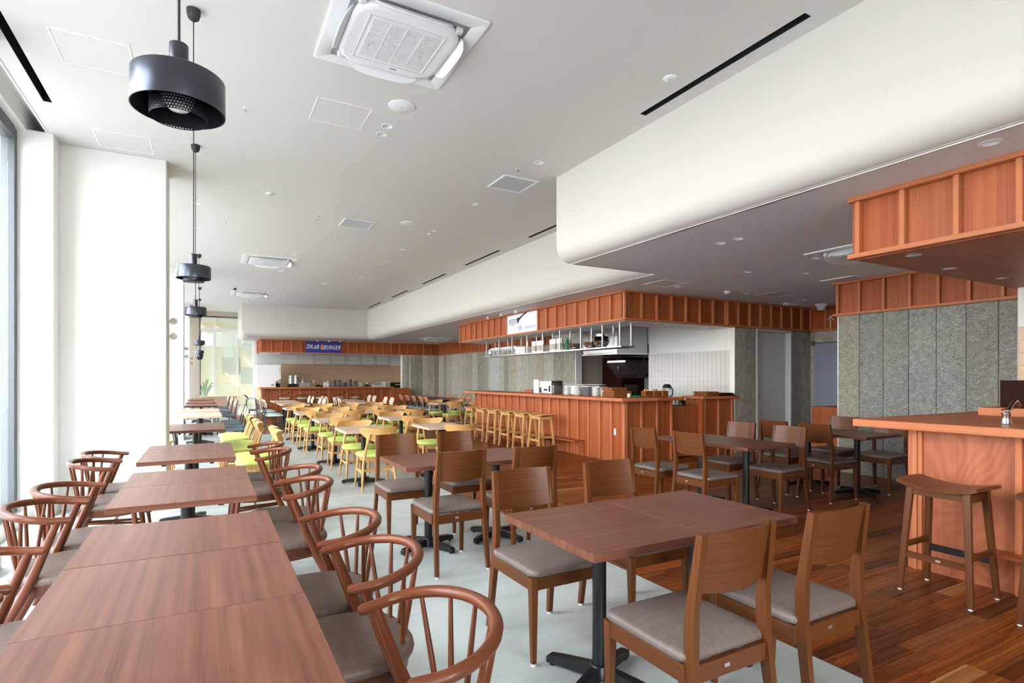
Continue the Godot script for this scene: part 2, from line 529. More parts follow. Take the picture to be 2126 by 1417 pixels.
func make_materials() -> void:
	M.paint = std(c8(236, 235, 229), 0.55)
	M.ceil = std(c8(214, 211, 207), 0.65)
	M.soffit = std(c8(222, 224, 226), 0.65)
	M.bulk = std(c8(208, 204, 196), 0.6)
	M.beadwhite = std(c8(240, 238, 230), 0.4)
	M.white = std(c8(235, 236, 238), 0.35)
	M.grey_white = std(c8(214, 216, 219), 0.4)
	M.black = std(c8(20, 21, 24), 0.34, 0.1)
	M.matt_black = std(c8(14, 14, 15), 0.8)
	M.lamp = std(c8(70, 73, 80), 0.3, 0.75)
	M.lamp_dark = std(c8(36, 39, 47), 0.4, 0.4)
	M.rubber = std(c8(42, 43, 44), 0.6)
	M.steel = std(c8(190, 190, 190), 0.28, 1.0)
	M.chrome = std(c8(215, 216, 218), 0.1, 1.0)
	M.alu = std(c8(200, 201, 202), 0.35, 0.9)
	M.dark_alu = std(c8(88, 91, 94), 0.4, 0.6)
	M.gold = std(c8(212, 172, 84), 0.3, 1.0)
	M.seat_taupe = std(Color.WHITE, 0.48)
	M.seat_taupe.albedo_texture = mottle_tex(5, [[0.0, c8(96, 83, 77)], [0.5, c8(110, 96, 89)], [1.0, c8(126, 112, 104)]], 0.05, 256)
	M.seat_taupe.uv1_scale = Vector3(3, 3, 1)
	M.seat_brown = tinted(M.seat_taupe, c8(236, 222, 210), Vector3.ZERO)
	M.lime = std(c8(198, 216, 112), 0.5)
	M.mint = std(c8(196, 214, 212), 0.5)
	M.navy = std(c8(84, 100, 112), 0.5)
	M.walnut = wood(11, [[0.0, c8(86, 50, 37)], [0.35, c8(102, 62, 47)], [0.65, c8(112, 70, 54)], [1.0, c8(124, 81, 63)]], 0.36, 0.8, 1.3)
	M.walnut2 = tinted(M.walnut, c8(250, 246, 244), Vector3(.37, .41, 0))
	M.walnut3 = tinted(M.walnut, c8(255, 250, 246), Vector3(.71, .17, 0))
	M.oak = wood(23, [[0.0, c8(176, 146, 122)], [0.5, c8(199, 170, 148)], [1.0, c8(214, 190, 170)]], 0.45, 0.8, 2.4)
	M.honey = wood(29, [[0.0, c8(188, 138, 80)], [0.5, c8(208, 160, 100)], [1.0, c8(222, 178, 120)]], 0.38, 0.8, 3.0)
	M.honey_pink = tinted(M.honey, c8(255, 236, 222), Vector3(.2, .3, 0))
	M.beech = wood(31, [[0.0, c8(84, 46, 21)], [0.5, c8(95, 53, 25)], [1.0, c8(106, 62, 31)]], 0.34, 0.9, 3.0)
	M.bow = wood(37, [[0.0, c8(82, 41, 23)], [0.5, c8(98, 51, 30)], [1.0, c8(112, 62, 39)]], 0.28, 0.9, 3.0)
	M.cherry = wood(41, [[0.0, c8(150, 77, 42)], [0.5, c8(167, 90, 51)], [1.0, c8(181, 104, 62)]], 0.45, 0.35, 1.1)
	M.cherry2 = tinted(M.cherry, c8(250, 244, 240), Vector3(.31, .27, 0))
	M.cherry3 = tinted(M.cherry, c8(246, 250, 250), Vector3(.63, .55, 0))
	M.cherry_edge = wood(43, [[0.0, c8(170, 96, 58)], [0.5, c8(184, 110, 71)], [1.0, c8(196, 123, 84)]], 0.45, 0.35, 1.1)
	M.cherry_flame = wood(47, [[0.0, c8(150, 82, 54)], [0.5, c8(168, 96, 64)], [1.0, c8(180, 110, 77)]], 0.45, 0.3, 0.6, 0.22)
	M.backwood = wood(53, [[0.0, c8(166, 104, 72)], [0.5, c8(188, 124, 90)], [1.0, c8(202, 142, 108)]], 0.4, 0.9, 2.4)
	M.ply = wood(57, [[0.0, c8(196, 160, 134)], [0.5, c8(212, 180, 156)], [1.0, c8(224, 196, 174)]], 0.45, 0.9, 2.4)
	# plank floor: one figured board in many tones
	var fig := wood(61, [[0.0, c8(74, 36, 15)], [0.4, c8(122, 66, 30)], [0.7, c8(152, 87, 41)], [1.0, c8(186, 120, 64)]], 0.3, 0.55, 1.6, 0.12, 0.6)
	M.planks = []
	var tones := [c8(255, 255, 255), c8(214, 196, 186), c8(255, 236, 205), c8(186, 160, 148), c8(255, 226, 190), c8(232, 218, 200), c8(170, 146, 136), c8(250, 214, 196), c8(222, 204, 170), c8(255, 246, 226)]
	for i in tones.size():
		M.planks.append(tinted(fig, tones[i], Vector3(.137 * i, .291 * i, 0)))
	var pale := wood(67, [[0.0, c8(128, 74, 36)], [0.5, c8(168, 110, 60)], [1.0, c8(206, 160, 104)]], 0.3, 0.5, 1.6)
	M.planks.append(pale)
	M.floor = std(Color.WHITE, 0.42)
	M.floor.albedo_texture = mottle_tex(71, [[0.0, c8(164, 170, 163)], [0.4, c8(184, 190, 183)], [0.6, c8(193, 199, 192)], [1.0, c8(207, 213, 206)]], 0.006, 1024)
	M.floor.uv1_triplanar = true
	M.floor.uv1_world_triplanar = true
	M.floor.uv1_scale = Vector3.ONE * 0.28
	M.floor2 = M.floor.duplicate()
	M.floor2.albedo_color = c8(238, 238, 238)
	M.floor2.uv1_offset = Vector3(.4, .2, .3)
	M.osb = std(Color.WHITE, 0.9)
	M.osb.albedo_texture = strand_tex(81, 1024, 12000, c8(150, 149, 141), c8(126, 125, 117), c8(228, 226, 217), 64.0)
	M.osb.uv1_scale = Vector3(0.9, 0.9, 1)
	M.osbs = []
	for i in 4: M.osbs.append(tinted(M.osb, [c8(255, 250, 238), c8(244, 244, 240), c8(250, 252, 255), c8(236, 238, 240)][i], Vector3(.23 * i, .41 * i, 0)))
	M.cem = std(Color.WHITE, 0.9)
	M.cem.albedo_texture = mottle_tex(91, [[0.0, c8(156, 153, 143)], [0.5, c8(186, 183, 173)], [1.0, c8(206, 203, 194)]], 0.02, 512)
	M.cem.uv1_scale = Vector3(0.5, 0.5, 1)
	M.cems = []
	for i in 5: M.cems.append(tinted(M.cem, [c8(255, 255, 255), c8(226, 224, 216), c8(240, 236, 226), c8(210, 208, 202), c8(248, 248, 246)][i], Vector3(.17 * i, .33 * i, 0)))
	M.tile_brown = std(c8(204, 166, 130), 0.25)
	M.grout = std(c8(206, 196, 182), 0.8)
	M.tile_white = std(c8(198, 195, 188), 0.25)
	M.grout_white = std(c8(212, 210, 205), 0.8)
	M.door_grey = std(c8(196, 198, 194), 0.5)
	M.door_blue = std(c8(128, 136, 152), 0.5)
	M.beige = std(c8(226, 214, 176), 0.7)
	M.taupe_wall = std(c8(190, 178, 162), 0.7)
	M.stone = std(c8(206, 204, 198), 0.8)
	M.pave = std(c8(146, 144, 139), 0.9)
	M.china = std(c8(232, 233, 230), 0.2)
	M.china_grey = std(c8(140, 146, 150), 0.3)
	M.china_lilac = std(c8(170, 166, 182), 0.25)
	M.china_green = std(c8(192, 198, 186), 0.3)
	M.acacia = wood(97, [[0.0, c8(84, 42, 20)], [0.5, c8(138, 78, 38)], [1.0, c8(188, 124, 68)]], 0.4, 2.0, 5.0)
	M.brown_dark = std(c8(46, 22, 18), 0.5)
	M.brown_dark.metallic_specular = 0.15
	M.red = std(c8(190, 30, 36), 0.4)
	M.green = std(c8(20, 110, 60), 0.4)
	M.yellow = std(c8(206, 168, 66), 0.6)
	M.cork = std(c8(150, 120, 60), 0.8)
	M.paper = std(c8(240, 240, 238), 0.8)
	M.bottle = std(c8(24, 20, 18), 0.12)
	M.leaf = std(c8(84, 112, 62), 0.6)
	M.glass = std(Color(0.93, 0.97, 0.97, 0.10), 0.02)
	M.glass.transparency = BaseMaterial3D.TRANSPARENCY_ALPHA
	M.glass_green = std(Color(0.78, 0.92, 0.88, 0.22), 0.03)
	M.glass_green.metallic_specular = 0.08
	M.glass_green.transparency = BaseMaterial3D.TRANSPARENCY_ALPHA
	M.clear = std(Color(0.95, 0.97, 0.98, 0.2), 0.03)
	M.clear.transparency = BaseMaterial3D.TRANSPARENCY_ALPHA
	M.opal = std(c8(238, 235, 232), 0.25)
	M.blue = std(c8(36, 36, 140), 0.35)
	M.cyan = std(c8(50, 120, 205), 0.4)
	M.orange = std(c8(236, 120, 40), 0.4)
	M.sign_white = std(c8(236, 235, 242), 0.4)
	M.ink = std(c8(24, 24, 26), 0.6)
	M.ink_soft = std(c8(120, 122, 132), 0.6)
	M.ink_blue = std(c8(140, 176, 214), 0.6)
	M.letter = std(c8(232, 230, 226), 0.4)
	M.warm = std(c8(255, 214, 150), 0.5)
	M.warm.emission_enabled = true
	M.warm.emission = c8(255, 200, 120)
	M.warm.emission_energy_multiplier = 3.0
# ---- setting ----
func arc_profile(x0: float, x1: float, ytop: float, ybot: float, r: float) -> PackedVector2Array:
	var poly := PackedVector2Array([Vector2(x1, ytop), Vector2(x0, ytop)])
	for i in 9:
		var a := PI / 2 * i / 8.0
		poly.append(Vector2(x0 + r - r * cos(a), ybot + r - r * sin(a)))
	poly.append(Vector2(x1, ybot))
	return poly
const NO_CUT := []
func csg_slab(called: String, x0: float, x1: float, y0: float, y1: float, d0: float, d1: float, mat: Material, slots: Array, holes: Array) -> void:
	var cmb := CSGCombiner3D.new()
	cmb.name = numbered(called)
	cmb.set_meta("kind", "structure")
	add_child(cmb)
	var b := CSGBox3D.new()
	b.name = "slab"
	b.size = Vector3(x1 - x0, y1 - y0, d1 - d0)
	b.position = Vector3((x0 + x1) / 2, (y0 + y1) / 2, -(d0 + d1) / 2)
	b.material = mat
	cmb.add_child(b)
	for s in slots:
		var c := CSGBox3D.new()
		c.name = "slot"
		c.operation = CSGShape3D.OPERATION_SUBTRACTION
		c.size = Vector3(s[1] - s[0], 0.24, s[3] - s[2])
		c.position = Vector3((s[0] + s[1]) / 2, y0 + 0.119 - 0.02, -(s[2] + s[3]) / 2)
		c.material = M.matt_black
		cmb.add_child(c, true)
	for h in holes:
		var c := CSGCylinder3D.new()
		c.name = "hole"
		c.operation = CSGShape3D.OPERATION_SUBTRACTION
		c.radius = h[2]
		c.height = 0.16
		c.sides = 20
		c.position = Vector3(h[0], y0 + 0.07, -h[1])
		c.material = M.grey_white
		cmb.add_child(c, true)
# timber fascia or counter front: panels between battens, a rail above and below; start is its left end seen from outside
func panelled(root: Node3D, start: Vector3, dir: Vector3, length: float, y0: float, y1: float, pitch: float, deep: float, rail: float, flame := false, skip := Vector2.ZERO, nobottom := false) -> void:
	var z := dir.cross(Vector3.UP)
	var bs := Basis(dir, Vector3.UP, z)
	var n := int(round(length / pitch))
	var w := length / n
	var hh := y1 - y0
	var pm := mb()
	box(pm, Vector3.ZERO, Vector3(w, hh - rail, 0.02), 0.0, 1)
	var pmesh := pm.commit()
	var bm := mb()
	box(bm, Vector3.ZERO, Vector3(0.034, hh - rail * 2, deep), 0.002, 1)
	var bmesh := bm.commit()
	var mats: Array = [M.cherry_flame] if flame else [M.cherry, M.cherry2, M.cherry3]
	if skip.y > 0.0:
		var bk := mb()
		box(bk, Vector3.ZERO, Vector3(skip.y - skip.x + w, hh, 0.02), 0.0, 1)
		var bo := part(bk, "backing", M.cherry2, root)
		bo.transform = Transform3D(bs, Vector3(start.x, (y0 + y1) / 2, start.z) + dir * ((skip.x + skip.y) / 2) + z * -0.03)
	for i in n:
		var u := (i + 0.5) * w
		if u > skip.x and u < skip.y: continue
		var o := piece(pmesh, "panel", mats[(i * 7 + int(start.x * 3)) % mats.size()], root)
		o.transform = Transform3D(bs, Vector3(start.x, (y0 + y1) / 2, start.z) + dir * u + z * -0.01)
	for i in n + 1:
		var u := clampf(i * w, 0.017, length - 0.017)
		if u > skip.x + 0.05 and u < skip.y - 0.05: continue
		var o := piece(bmesh, "batten", M.cherry_edge, root)
		o.transform = Transform3D(bs, Vector3(start.x, (y0 + y1) / 2, start.z) + dir * u + z * (deep / 2))
	if rail > 0:
		for yy in ([y1 - rail / 2] if nobottom else [y0 + rail / 2, y1 - rail / 2]):
			var rm := mb()
			box(rm, Vector3.ZERO, Vector3(length + deep * 2, rail, deep + 0.045), 0.002, 0)
			var o := part(rm, "rail", M.cherry_edge, root)
			o.transform = Transform3D(bs, Vector3(start.x, yy, start.z) + dir * (length / 2) + z * (deep / 2))
# boards standing side by side along dir (left to right seen from outside)
func boards(root: Node3D, start: Vector3, dir: Vector3, widths: Array, y0: float, y1: float, mats: Array, t := 0.02, called := "board") -> void:
	var z := dir.cross(Vector3.UP)
	var bs := Basis(dir, Vector3.UP, z)
	var u := 0.0
	var k := 0
	for w in widths:
		var st := mb()
		box(st, Vector3.ZERO, Vector3(float(w) - 0.006, y1 - y0, t), 0.003, 1, Vector2(k * 0.37, k * 0.71))
		var o := part(st, called, mats[(k * 3 + k / 2) % mats.size()], root)
		o.transform = Transform3D(bs, Vector3(start.x, (y0 + y1) / 2, start.z) + dir * (u + float(w) / 2) + z * (t / 2 - 0.001 * (k % 2)))
		u += float(w)
		k += 1
func tile_field(root: Node3D, start: Vector3, dir: Vector3, length: float, y0: float, y1: float, pitch: float, gap: float, mat: Material, stuff := true) -> void:
	var z := dir.cross(Vector3.UP)
	var bs := Basis(dir, Vector3.UP, z)
	var st := mb()
	var nx := int(round(length / pitch))
	var ny := int(round((y1 - y0) / pitch))
	for i in nx:
		for j in ny:
			var c := Vector3(start.x, y0 + (j + 0.5) * (y1 - y0) / ny, start.z) + dir * ((i + 0.5) * length / nx) + z * 0.004
			box(st, Vector3.ZERO, Vector3(length / nx - gap, (y1 - y0) / ny - gap, 0.008), 0.0, 0, Vector2.ZERO, Transform3D(bs, c))
	var o := part(st, "tiling", mat, root)
	if stuff: o.set_meta("kind", "stuff")

func build_floor() -> void:
	var fl := struct_node("floor", "pale grey polished concrete floor")
	var st := mb(); slab(st, -1.95, 2.6, -0.12, 0, -3.7, 6.587); part(st, "concrete_slab", M.floor, fl)
	st = mb(); slab(st, -1.95, 2.6, -0.12, 0, 6.593, 14.8); part(st, "concrete_slab", M.floor2, fl)
	st = mb(); slab(st, -1.95, 0.75, -0.12, 0, 14.806, 22.8); part(st, "concrete_slab", M.floor2, fl)
	st = mb(); slab(st, 2.6, 2.606, -0.12, 0.001, -3.7, 14.8); slab(st, 0.75, 2.6, -0.12, 0.001, 14.8, 14.808); part(st, "edge_strip", M.dark_alu, fl)
	var wf := struct_node("floor", "plank floor of mixed brown hardwood")
	st = mb(); slab(st, 2.606, 12.2, -0.12, -0.014, -3.7, 14.8); slab(st, 0.75, 12.2, -0.12, -0.014, 14.81, 25.0); part(st, "subfloor", M.brown_dark, wf)
	var r := RandomNumberGenerator.new()
	r.seed = 99
	var list: Array = []
	var pw := 0.088
	var row := 0
	var d := 0.5
	while d < 22.7:
		var x := 2.608 if d + pw < 14.8 else 0.76
		var first := true
		while x < 10.6:
			var l := snappedf(r.randf_range(0.28, 1.05), 0.01)
			if first: l = snappedf(r.randf_range(0.1, 0.9), 0.01)
			first = false
			l = minf(l, 10.62 - x)
			var cx := x + l / 2
			var cd := d + pw / 2
			var depth := cx * sin(0.5) + cd * cos(0.5)
			var px := 1063.0 + 1156.0 * (cx * cos(0.5) - cd * sin(0.5)) / depth
			var py := 784.5 + 1156.0 * 1.36 / depth
			var seen := px > -60 and px < 2200 and py < 1500 and not (cx > 5.9 and cd > 7.0 and cd < 12.4) and not (cx > 8.1 and cd < 4.7) and not (cx > 4.5 and cd < 2.0)
			var sz := l * pw / pow(depth, 2.0) if seen else 0.0
			var tone := r.randi() % 10
			if r.randf() < 0.03: tone = 10
			list.append([sz, cx, cd, l, tone])
			x += l
		d += pw
		row += 1
	list.sort_custom(func(a, b): return a[0] > b[0])
	var cache := {}
	var rest: Array = []
	for i in 11: rest.append(mb())
	for i in list.size():
		var e: Array = list[i]
		if i < 300:
			var key: float = e[3]
			if not cache.has(key):
				var m := mb()
				box(m, Vector3.ZERO, Vector3(key - 0.0015, 0.014, pw - 0.0015), 0.0012, 0)
				cache[key] = m.commit()
			var o := piece(cache[key], "plank", M.planks[e[4]], wf)
			o.position = P(e[1], -0.007, e[2])
			if i % 2 == 1: o.rotation.y = PI
		else:
			if e[0] <= 0.0 and (e[1] > 9.5 or e[2] < 0.6): continue
			box(rest[e[4]], P(e[1], -0.007, e[2]), Vector3(e[3] - 0.0015, 0.014, pw - 0.0015), 0.0, 0, Vector2(e[1] * 0.7, e[2] * 3.3))
	var am: ArrayMesh = null
	for i in 11: am = rest[i].commit(am) if am else rest[i].commit()
	var o := MeshInstance3D.new()
	o.mesh = am
	for i in 11: am.surface_set_material(i, M.planks[i])
	o.name = "far_planks"
	o.set_meta("kind", "stuff")
	wf.add_child(o)

func window_bay(n: int, d0: float, d1: float) -> void:
	var w := struct_node("window_%d" % n)
	var x := -1.66
	var st := mb()
	slab(st, x - 0.06, x + 0.05, 0.08, 3.74, d0, d0 + 0.075, 0.004)
	slab(st, x - 0.06, x + 0.05, 0.08, 3.74, d1 - 0.075, d1, 0.004)
	slab(st, x - 0.06, x + 0.05, 3.64, 3.76, d0 + 0.075, d1 - 0.075, 0.004)
	slab(st, x - 0.06, x + 0.05, 0.08, 0.17, d0 + 0.075, d1 - 0.075, 0.004)
	part(st, "window_frame", M.dark_alu, w)
	st = mb()
	slab(st, x - 0.03, x + 0.02, 0.17, 3.64, (d0 + d1) / 2 - 0.025, (d0 + d1) / 2 + 0.025, 0.004)
	part(st, "mullion", M.dark_alu, w)
	for s in [[d0 + 0.075, (d0 + d1) / 2 - 0.025], [(d0 + d1) / 2 + 0.025, d1 - 0.075]]:
		st = mb()
		slab(st, x - 0.008, x, 0.17, 3.64, s[0], s[1])
		part(st, "pane", M.glass, w)
	st = mb()
	slab(st, x - 0.2, -1.5, 0.0, 0.08, d0, d1, 0.003)
	part(st, "window_sill", M.beadwhite, w)

func build_shell() -> void:
	# window wall: nibs between bays, three deep columns
	var nibs := [[-3.7, 0.95], [2.9, 3.05], [4.95, 5.25]]
	var wl := struct_node("wall_left", "white plastered piers between the tall windows")
	for nb in nibs:
		var s0 := mb(); slab(s0, -1.95, -1.31, 0, CE, nb[0], nb[1], 0.004); part(s0, "pier", M.paint, wl)
		s0 = mb(); slab(s0, -1.32, -1.298, 0, 0.09, nb[0] - 0.012, nb[1] + 0.012); part(s0, "skirting", M.beadwhite, wl)
	var cols := [[7.255, 7.87, -0.405], [14.2, 14.82, -0.47], [21.1, 21.7, -0.52]]
	var k := 1
	for c in cols:
		var s1 := mb()
		slab(s1, -1.95, c[2], 0, CE, c[0], c[1], 0.004)
		slab(s1, -1.95, -1.335, 0, CE, c[0] - 0.27, c[0] + 0.01, 0.004)
		struct_mesh(s1, "column", M.paint, ["wide white column by the walnut tables", "white column beside the lime green chairs", "white column near the end glazing"][k - 1])
		var s2 := mb()
		slab(s2, -1.34, c[2] + 0.005, 0, 0.06, c[0] - 0.008, c[0] + 0.01)
		slab(s2, c[2] - 0.005, c[2] + 0.008, 0, 0.06, c[0] - 0.008, c[1])
		slab(s2, -1.95, -1.33, 0, 0.06, c[0] - 0.278, c[0] - 0.26)
		struct_mesh(s2, "baseboard_%d" % k, M.beadwhite)
		k += 1
	for nb in [[9.75, 9.95], [11.8, 12.0], [16.7, 16.9], [18.7, 18.9]]:
		var s3 := mb(); slab(s3, -1.95, -1.31, 0, CE, nb[0], nb[1], 0.004); part(s3, "pier", M.paint, wl)
	var bays := [[0.95, 2.9], [3.05, 4.95], [5.25, 6.985], [7.87, 9.75], [9.95, 11.8], [12.0, 13.93], [14.82, 16.7], [16.9, 18.7], [18.9, 20.83], [21.7, 22.8]]
	for i in bays.size(): window_bay(i + 1, bays[i][0], bays[i][1])
	# head above the windows and the blind pocket
	var st := mb()
	slab(st, -1.95, -1.54, 3.76, 4.05, -3.7, 22.8)
	slab(st, -1.56, -1.36, 3.96, 4.05, -3.7, 22.8)
	struct_mesh(st, "trim_1", M.paint, "window head and blind pocket of the window wall")
	st = mb()
	slab(st, -1.392, -1.378, 3.762, 3.80, -3.7, 6.985)
	struct_mesh(st, "trim_2", M.beadwhite, "white bead along the blind pocket")
	# ceilings with their air slots and recessed lights
	var slots := [[3.46, 3.53, 2.30, 3.90], [-1.257, -1.195, 2.2, 6.21]]
	for e in [[1157, 1098], [1037, 966], [925, 878], [847, 814], [791, 766]]:
		slots.append([4.80, 4.86, DX(e[0], 4.83) if e[0] < 1150 else 7.0, DX(e[1], 4.83)])
	slots.append([0.62, 0.68, DX(484.5, 0.65), DX(491, 0.65) + 0.5])
	csg_slab("ceiling", -1.385, 5.06, CE, 4.05, -3.7, 22.8, M.ceil, slots, main_lights)
	csg_slab("ceiling", 3.86, 12.2, SO, SO + 0.16, -3.7, 5.62, M.soffit, [], low_lights.filter(func(e): return e[1] < 5.6))
	csg_slab("ceiling", 5.2, 12.2, SO, SO + 0.16, 5.62, 25.0, M.soffit, [], low_lights.filter(func(e): return e[1] >= 5.6))
	# rounded bulkheads dropping from the main ceiling to the lower ones
	st = mb()
	extrude(st, arc_profile(3.68, 3.93, CE + 0.2, SO, 0.2), -5.62, 3.7)
	struct_mesh(st, "ceiling", M.bulk, "white bulkhead with a rounded lower edge over the dining tables")
	st = mb()
	extrude(st, arc_profile(5.03, 5.26, CE + 0.2, SO, 0.2), -20.2, -5.62)
	struct_mesh(st, "ceiling", M.bulk, "long white bulkhead along the kitchen side")
	st = mb()
	slab(st, 3.93, 5.26, SO, CE + 0.1, 5.60, 5.62)
	struct_mesh(st, "ceiling", M.bulk, "end face of the stepped bulkhead")
	st = mb()   # back bulkhead: rounded along its front and its window-side edge
	var rr := 0.2
	var rings: Array = []
	for i in 9:
		var a := PI / 2 * i / 8.0
		var inset := rr - rr * cos(a)
		rings.append([0.97 + inset, 20.05 + inset, SO + rr - rr * sin(a)])
	var pr: Array = [[0.97, 20.05, CE + 0.1]]
	pr.append_array(rings)
	for i in pr.size() - 1:
		var a: Array = pr[i]
		var b: Array = pr[i + 1]
		var na := Vector3(0, 0, 1)
		var nb := Vector3(0, 0, 1)
		var t0 := PI / 2 * maxf(i - 1, 0) / 8.0
		var t1 := PI / 2 * i / 8.0
		na = Vector3(0, -sin(t0), cos(t0)); nb = Vector3(0, -sin(t1), cos(t1))
		var p0 := P(a[0], a[2], a[1]); var p1 := P(5.1, a[2], a[1]); var p2 := P(5.1, b[2], b[1]); var p3 := P(b[0], b[2], b[1])
		tri(st, p0, p1, p2, na, na, nb, Vector2.ZERO, Vector2.ZERO, Vector2.ZERO)
		tri(st, p0, p2, p3, na, nb, nb, Vector2.ZERO, Vector2.ZERO, Vector2.ZERO)
		na = Vector3(-cos(t0), -sin(t0), 0); nb = Vector3(-cos(t1), -sin(t1), 0)
		p0 = P(a[0], a[2], a[1]); p1 = P(a[0], a[2], 22.8); p2 = P(b[0], b[2], 22.8); p3 = P(b[0], b[2], b[1])
		tri(st, p0, p1, p2, na, na, nb, Vector2.ZERO, Vector2.ZERO, Vector2.ZERO)
		tri(st, p0, p2, p3, na, nb, nb, Vector2.ZERO, Vector2.ZERO, Vector2.ZERO)
	slab(st, 1.17, 5.3, SO, SO + 0.06, 20.25, 25.0)
	struct_mesh(st, "ceiling", M.bulk, "white bulkhead with rounded edges above the rear counter")
	st = mb()
	slab(st, 3.885, 3.893, SO - 0.006, SO + 0.01, -3.7, 5.62)
	slab(st, 5.235, 5.243, SO - 0.006, SO + 0.01, 5.62, 19.9)
	struct_mesh(st, "trim_3", M.beadwhite, "thin white bead under the bulkheads")
	# behind the camera and far right: plain closing walls, the one behind with tall windows
	st = mb()
	slab(st, -1.95, 12.4, 0, 0.1, -3.9, -3.7); slab(st, -1.95, 12.4, 3.7, CE + 0.3, -3.9, -3.7)
	struct_mesh(st, "wall_front", M.paint, "white wall with one tall window")
	st = mb()
	slab(st, 12.2, 12.4, -0.1, CE, -3.7, 25.0)
	slab(st, -1.95, 0.1, 0.1, 3.7, -3.9, -3.7); slab(st, 2.1, 12.1, 0.1, 3.7, -3.9, -3.7)
	struct_mesh(st, "wall_right", M.paint, "plain white wall")
	st = mb()
	slab(st, -2.0, 12.4, 4.05, 4.2, -3.9, 25.2)
	struct_mesh(st, "roof_slab", M.paint)
	var wn := struct_node("window_13")
	st = mb(); slab(st, 0.1, 2.1, 0.1, 3.7, -3.8, -3.79); part(st, "pane", M.glass, wn)
	build_wall_right()
	build_end_glazing()

func build_wall_right() -> void:
	# wall x = 8.35: tiled kitchen part, opening, board-clad part with a white door
	var wr := struct_node("wall_kitchen_side", "grey board wall behind the long counter")
	var st := mb()
	slab(st, 8.36, 8.55, 0, SO, 7.05, 9.13)
	part(st, "plaster", M.paint, wr)
	st = mb(); slab(st, 8.352, 8.36, 0.0, 1.875, 7.0, 9.13); part(st, "grout", M.grout_white, wr)
	tile_field(wr, P(8.352, 0, 9.13), Vector3(0, 0, 1), 2.13, 0.93, 1.875, 0.1, 0.004, M.tile_white)
	st = mb()
	slab(st, 8.37, 8.55, 0, SO, 11.86, 16.17); slab(st, 8.37, 8.55, 0, SO, 16.92, 21.6)
	slab(st, 8.37, 8.55, 2.1, SO, 9.13, 11.86)
	slab(st, 8.37, 8.55, 2.28, SO, 16.17, 16.92)
	part(st, "plaster", M.paint, wr)
	var ws: Array = []
	var tot := 0.0
	for w in [0.5, 0.36, 0.52, 0.44, 0.6, 0.38, 0.5, 0.45, 0.52]: ws.append(w); tot += w
	ws.append(21.58 - 16.95 - tot)
	boards(wr, P(8.37, 0, 21.58), Vector3(0, 0, 1), ws, 0, FB, M.cems, 0.022)
	ws = []; tot = 0.0
	for w in [0.32, 0.3, 0.46, 0.4, 0.42, 0.44, 0.4, 0.5, 0.48]: ws.append(w); tot += w
	ws.append(16.14 - 11.9 - tot)
	boards(wr, P(8.37, 0, 16.14), Vector3(0, 0, 1), ws, 0, FB, M.cems, 0.022)
	st = mb(); slab(st, 8.34, 8.38, 0, 2.28, 16.92, 16.96, 0.002); slab(st, 8.34, 8.38, 0, 2.28, 16.13, 16.17, 0.002); part(st, "door_frame", M.door_grey, wr)
	var dr := struct_node("door_1", "pale grey flush door in the grey board wall")
	st = mb(); slab(st, 8.36, 8.40, 0.005, 2.27, 16.18, 16.91, 0.002); part(st, "door_leaf", M.door_grey, dr)
	st = mb(); rod(st, P(8.35, 1.0, 16.84), P(8.30, 1.0, 16.84), 0.012); rod(st, P(8.30, 1.0, 16.85), P(8.30, 1.0, 16.74), 0.009); part(st, "handle", M.chrome, dr)
	# timber fascia above the board wall
	var f1 := struct_node("trim_4", "dark orange timber fascia with battens over the grey board wall")
	panelled(f1, P(8.33, 0, 21.5), Vector3(0, 0, 1), 21.5 - 13.0, FB, SO, 0.33, 0.04, 0.03)
	# block front at depth 6.9
	var wf := struct_node("wall_corridor", "grey board wall with a pale flush door beside the kitchen")
	st = mb(); slab(st, 8.36, 8.96, 0, SO, 6.92, 7.05); slab(st, 9.93, 12.2, 0, SO, 6.92, 7.05); slab(st, 8.96, 9.93, 2.27, SO, 6.92, 7.05); part(st, "plaster", M.paint, wf)
	st = mb(); slab(st, 8.345, 8.362, 0, FB, 6.895, 7.05, 0.002); part(st, "corner_bead", M.beadwhite, wf)
	boards(wf, P(8.365, 0, 6.92), Vector3(1, 0, 0), [0.28, 0.29], 0, FB, [M.cems[1], M.cems[3]])
	boards(wf, P(9.96, 0, 6.92), Vector3(1, 0, 0), [0.3, 0.3], 0, FB, [M.cems[3], M.cems[1]])
	st = mb()
	slab(st, 8.94, 8.975, 0, 2.27, 6.885, 7.05, 0.002); slab(st, 9.925, 9.96, 0, 2.27, 6.885, 7.05, 0.002); slab(st, 8.975, 9.925, 2.235, 2.27, 6.885, 7.05, 0.002)
	part(st, "door_frame", M.door_grey, wf)
	var d2 := struct_node("door_2", "pale grey flush door set in the corridor wall")
	st = mb(); slab(st, 8.98, 9.92, 0.005, 2.23, 7.0, 7.04, 0.002); part(st, "door_leaf", M.door_grey, d2)
	st = mb(); slab(st, 9.0, 9.14, 0.985, 1.015, 6.965, 6.985, 0.004); slab(st, 9.0, 9.03, 0.99, 1.01, 6.985, 7.0); part(st, "handle", M.chrome, d2)
	st = mb(); slab(st, 9.27, 9.42, 1.49, 1.505, 6.998, 7.0); part(st, "nameplate", M.grey_white, d2)
	var f2 := struct_node("trim_5", "timber fascia with battens along the corridor wall")
	panelled(f2, P(8.1, 0, 6.88), Vector3(1, 0, 0), 2.42, FB, SO, 0.322, 0.04, 0.03)
	# return wall with the blue-grey sliding door
	var wc := struct_node("wall_return", "corridor return wall with blue grey sliding door")
	st = mb(); slab(st, 10.56, 10.7, 0, SO, 2.5, 6.9); part(st, "plaster", M.cems[3], wc)
	boards(wc, P(10.56, 0, 6.88), Vector3(0, 0, 1), [0.06, 0.3, 0.3, 0.3], 2.06, FB, [M.cems[3], M.cems[1]])
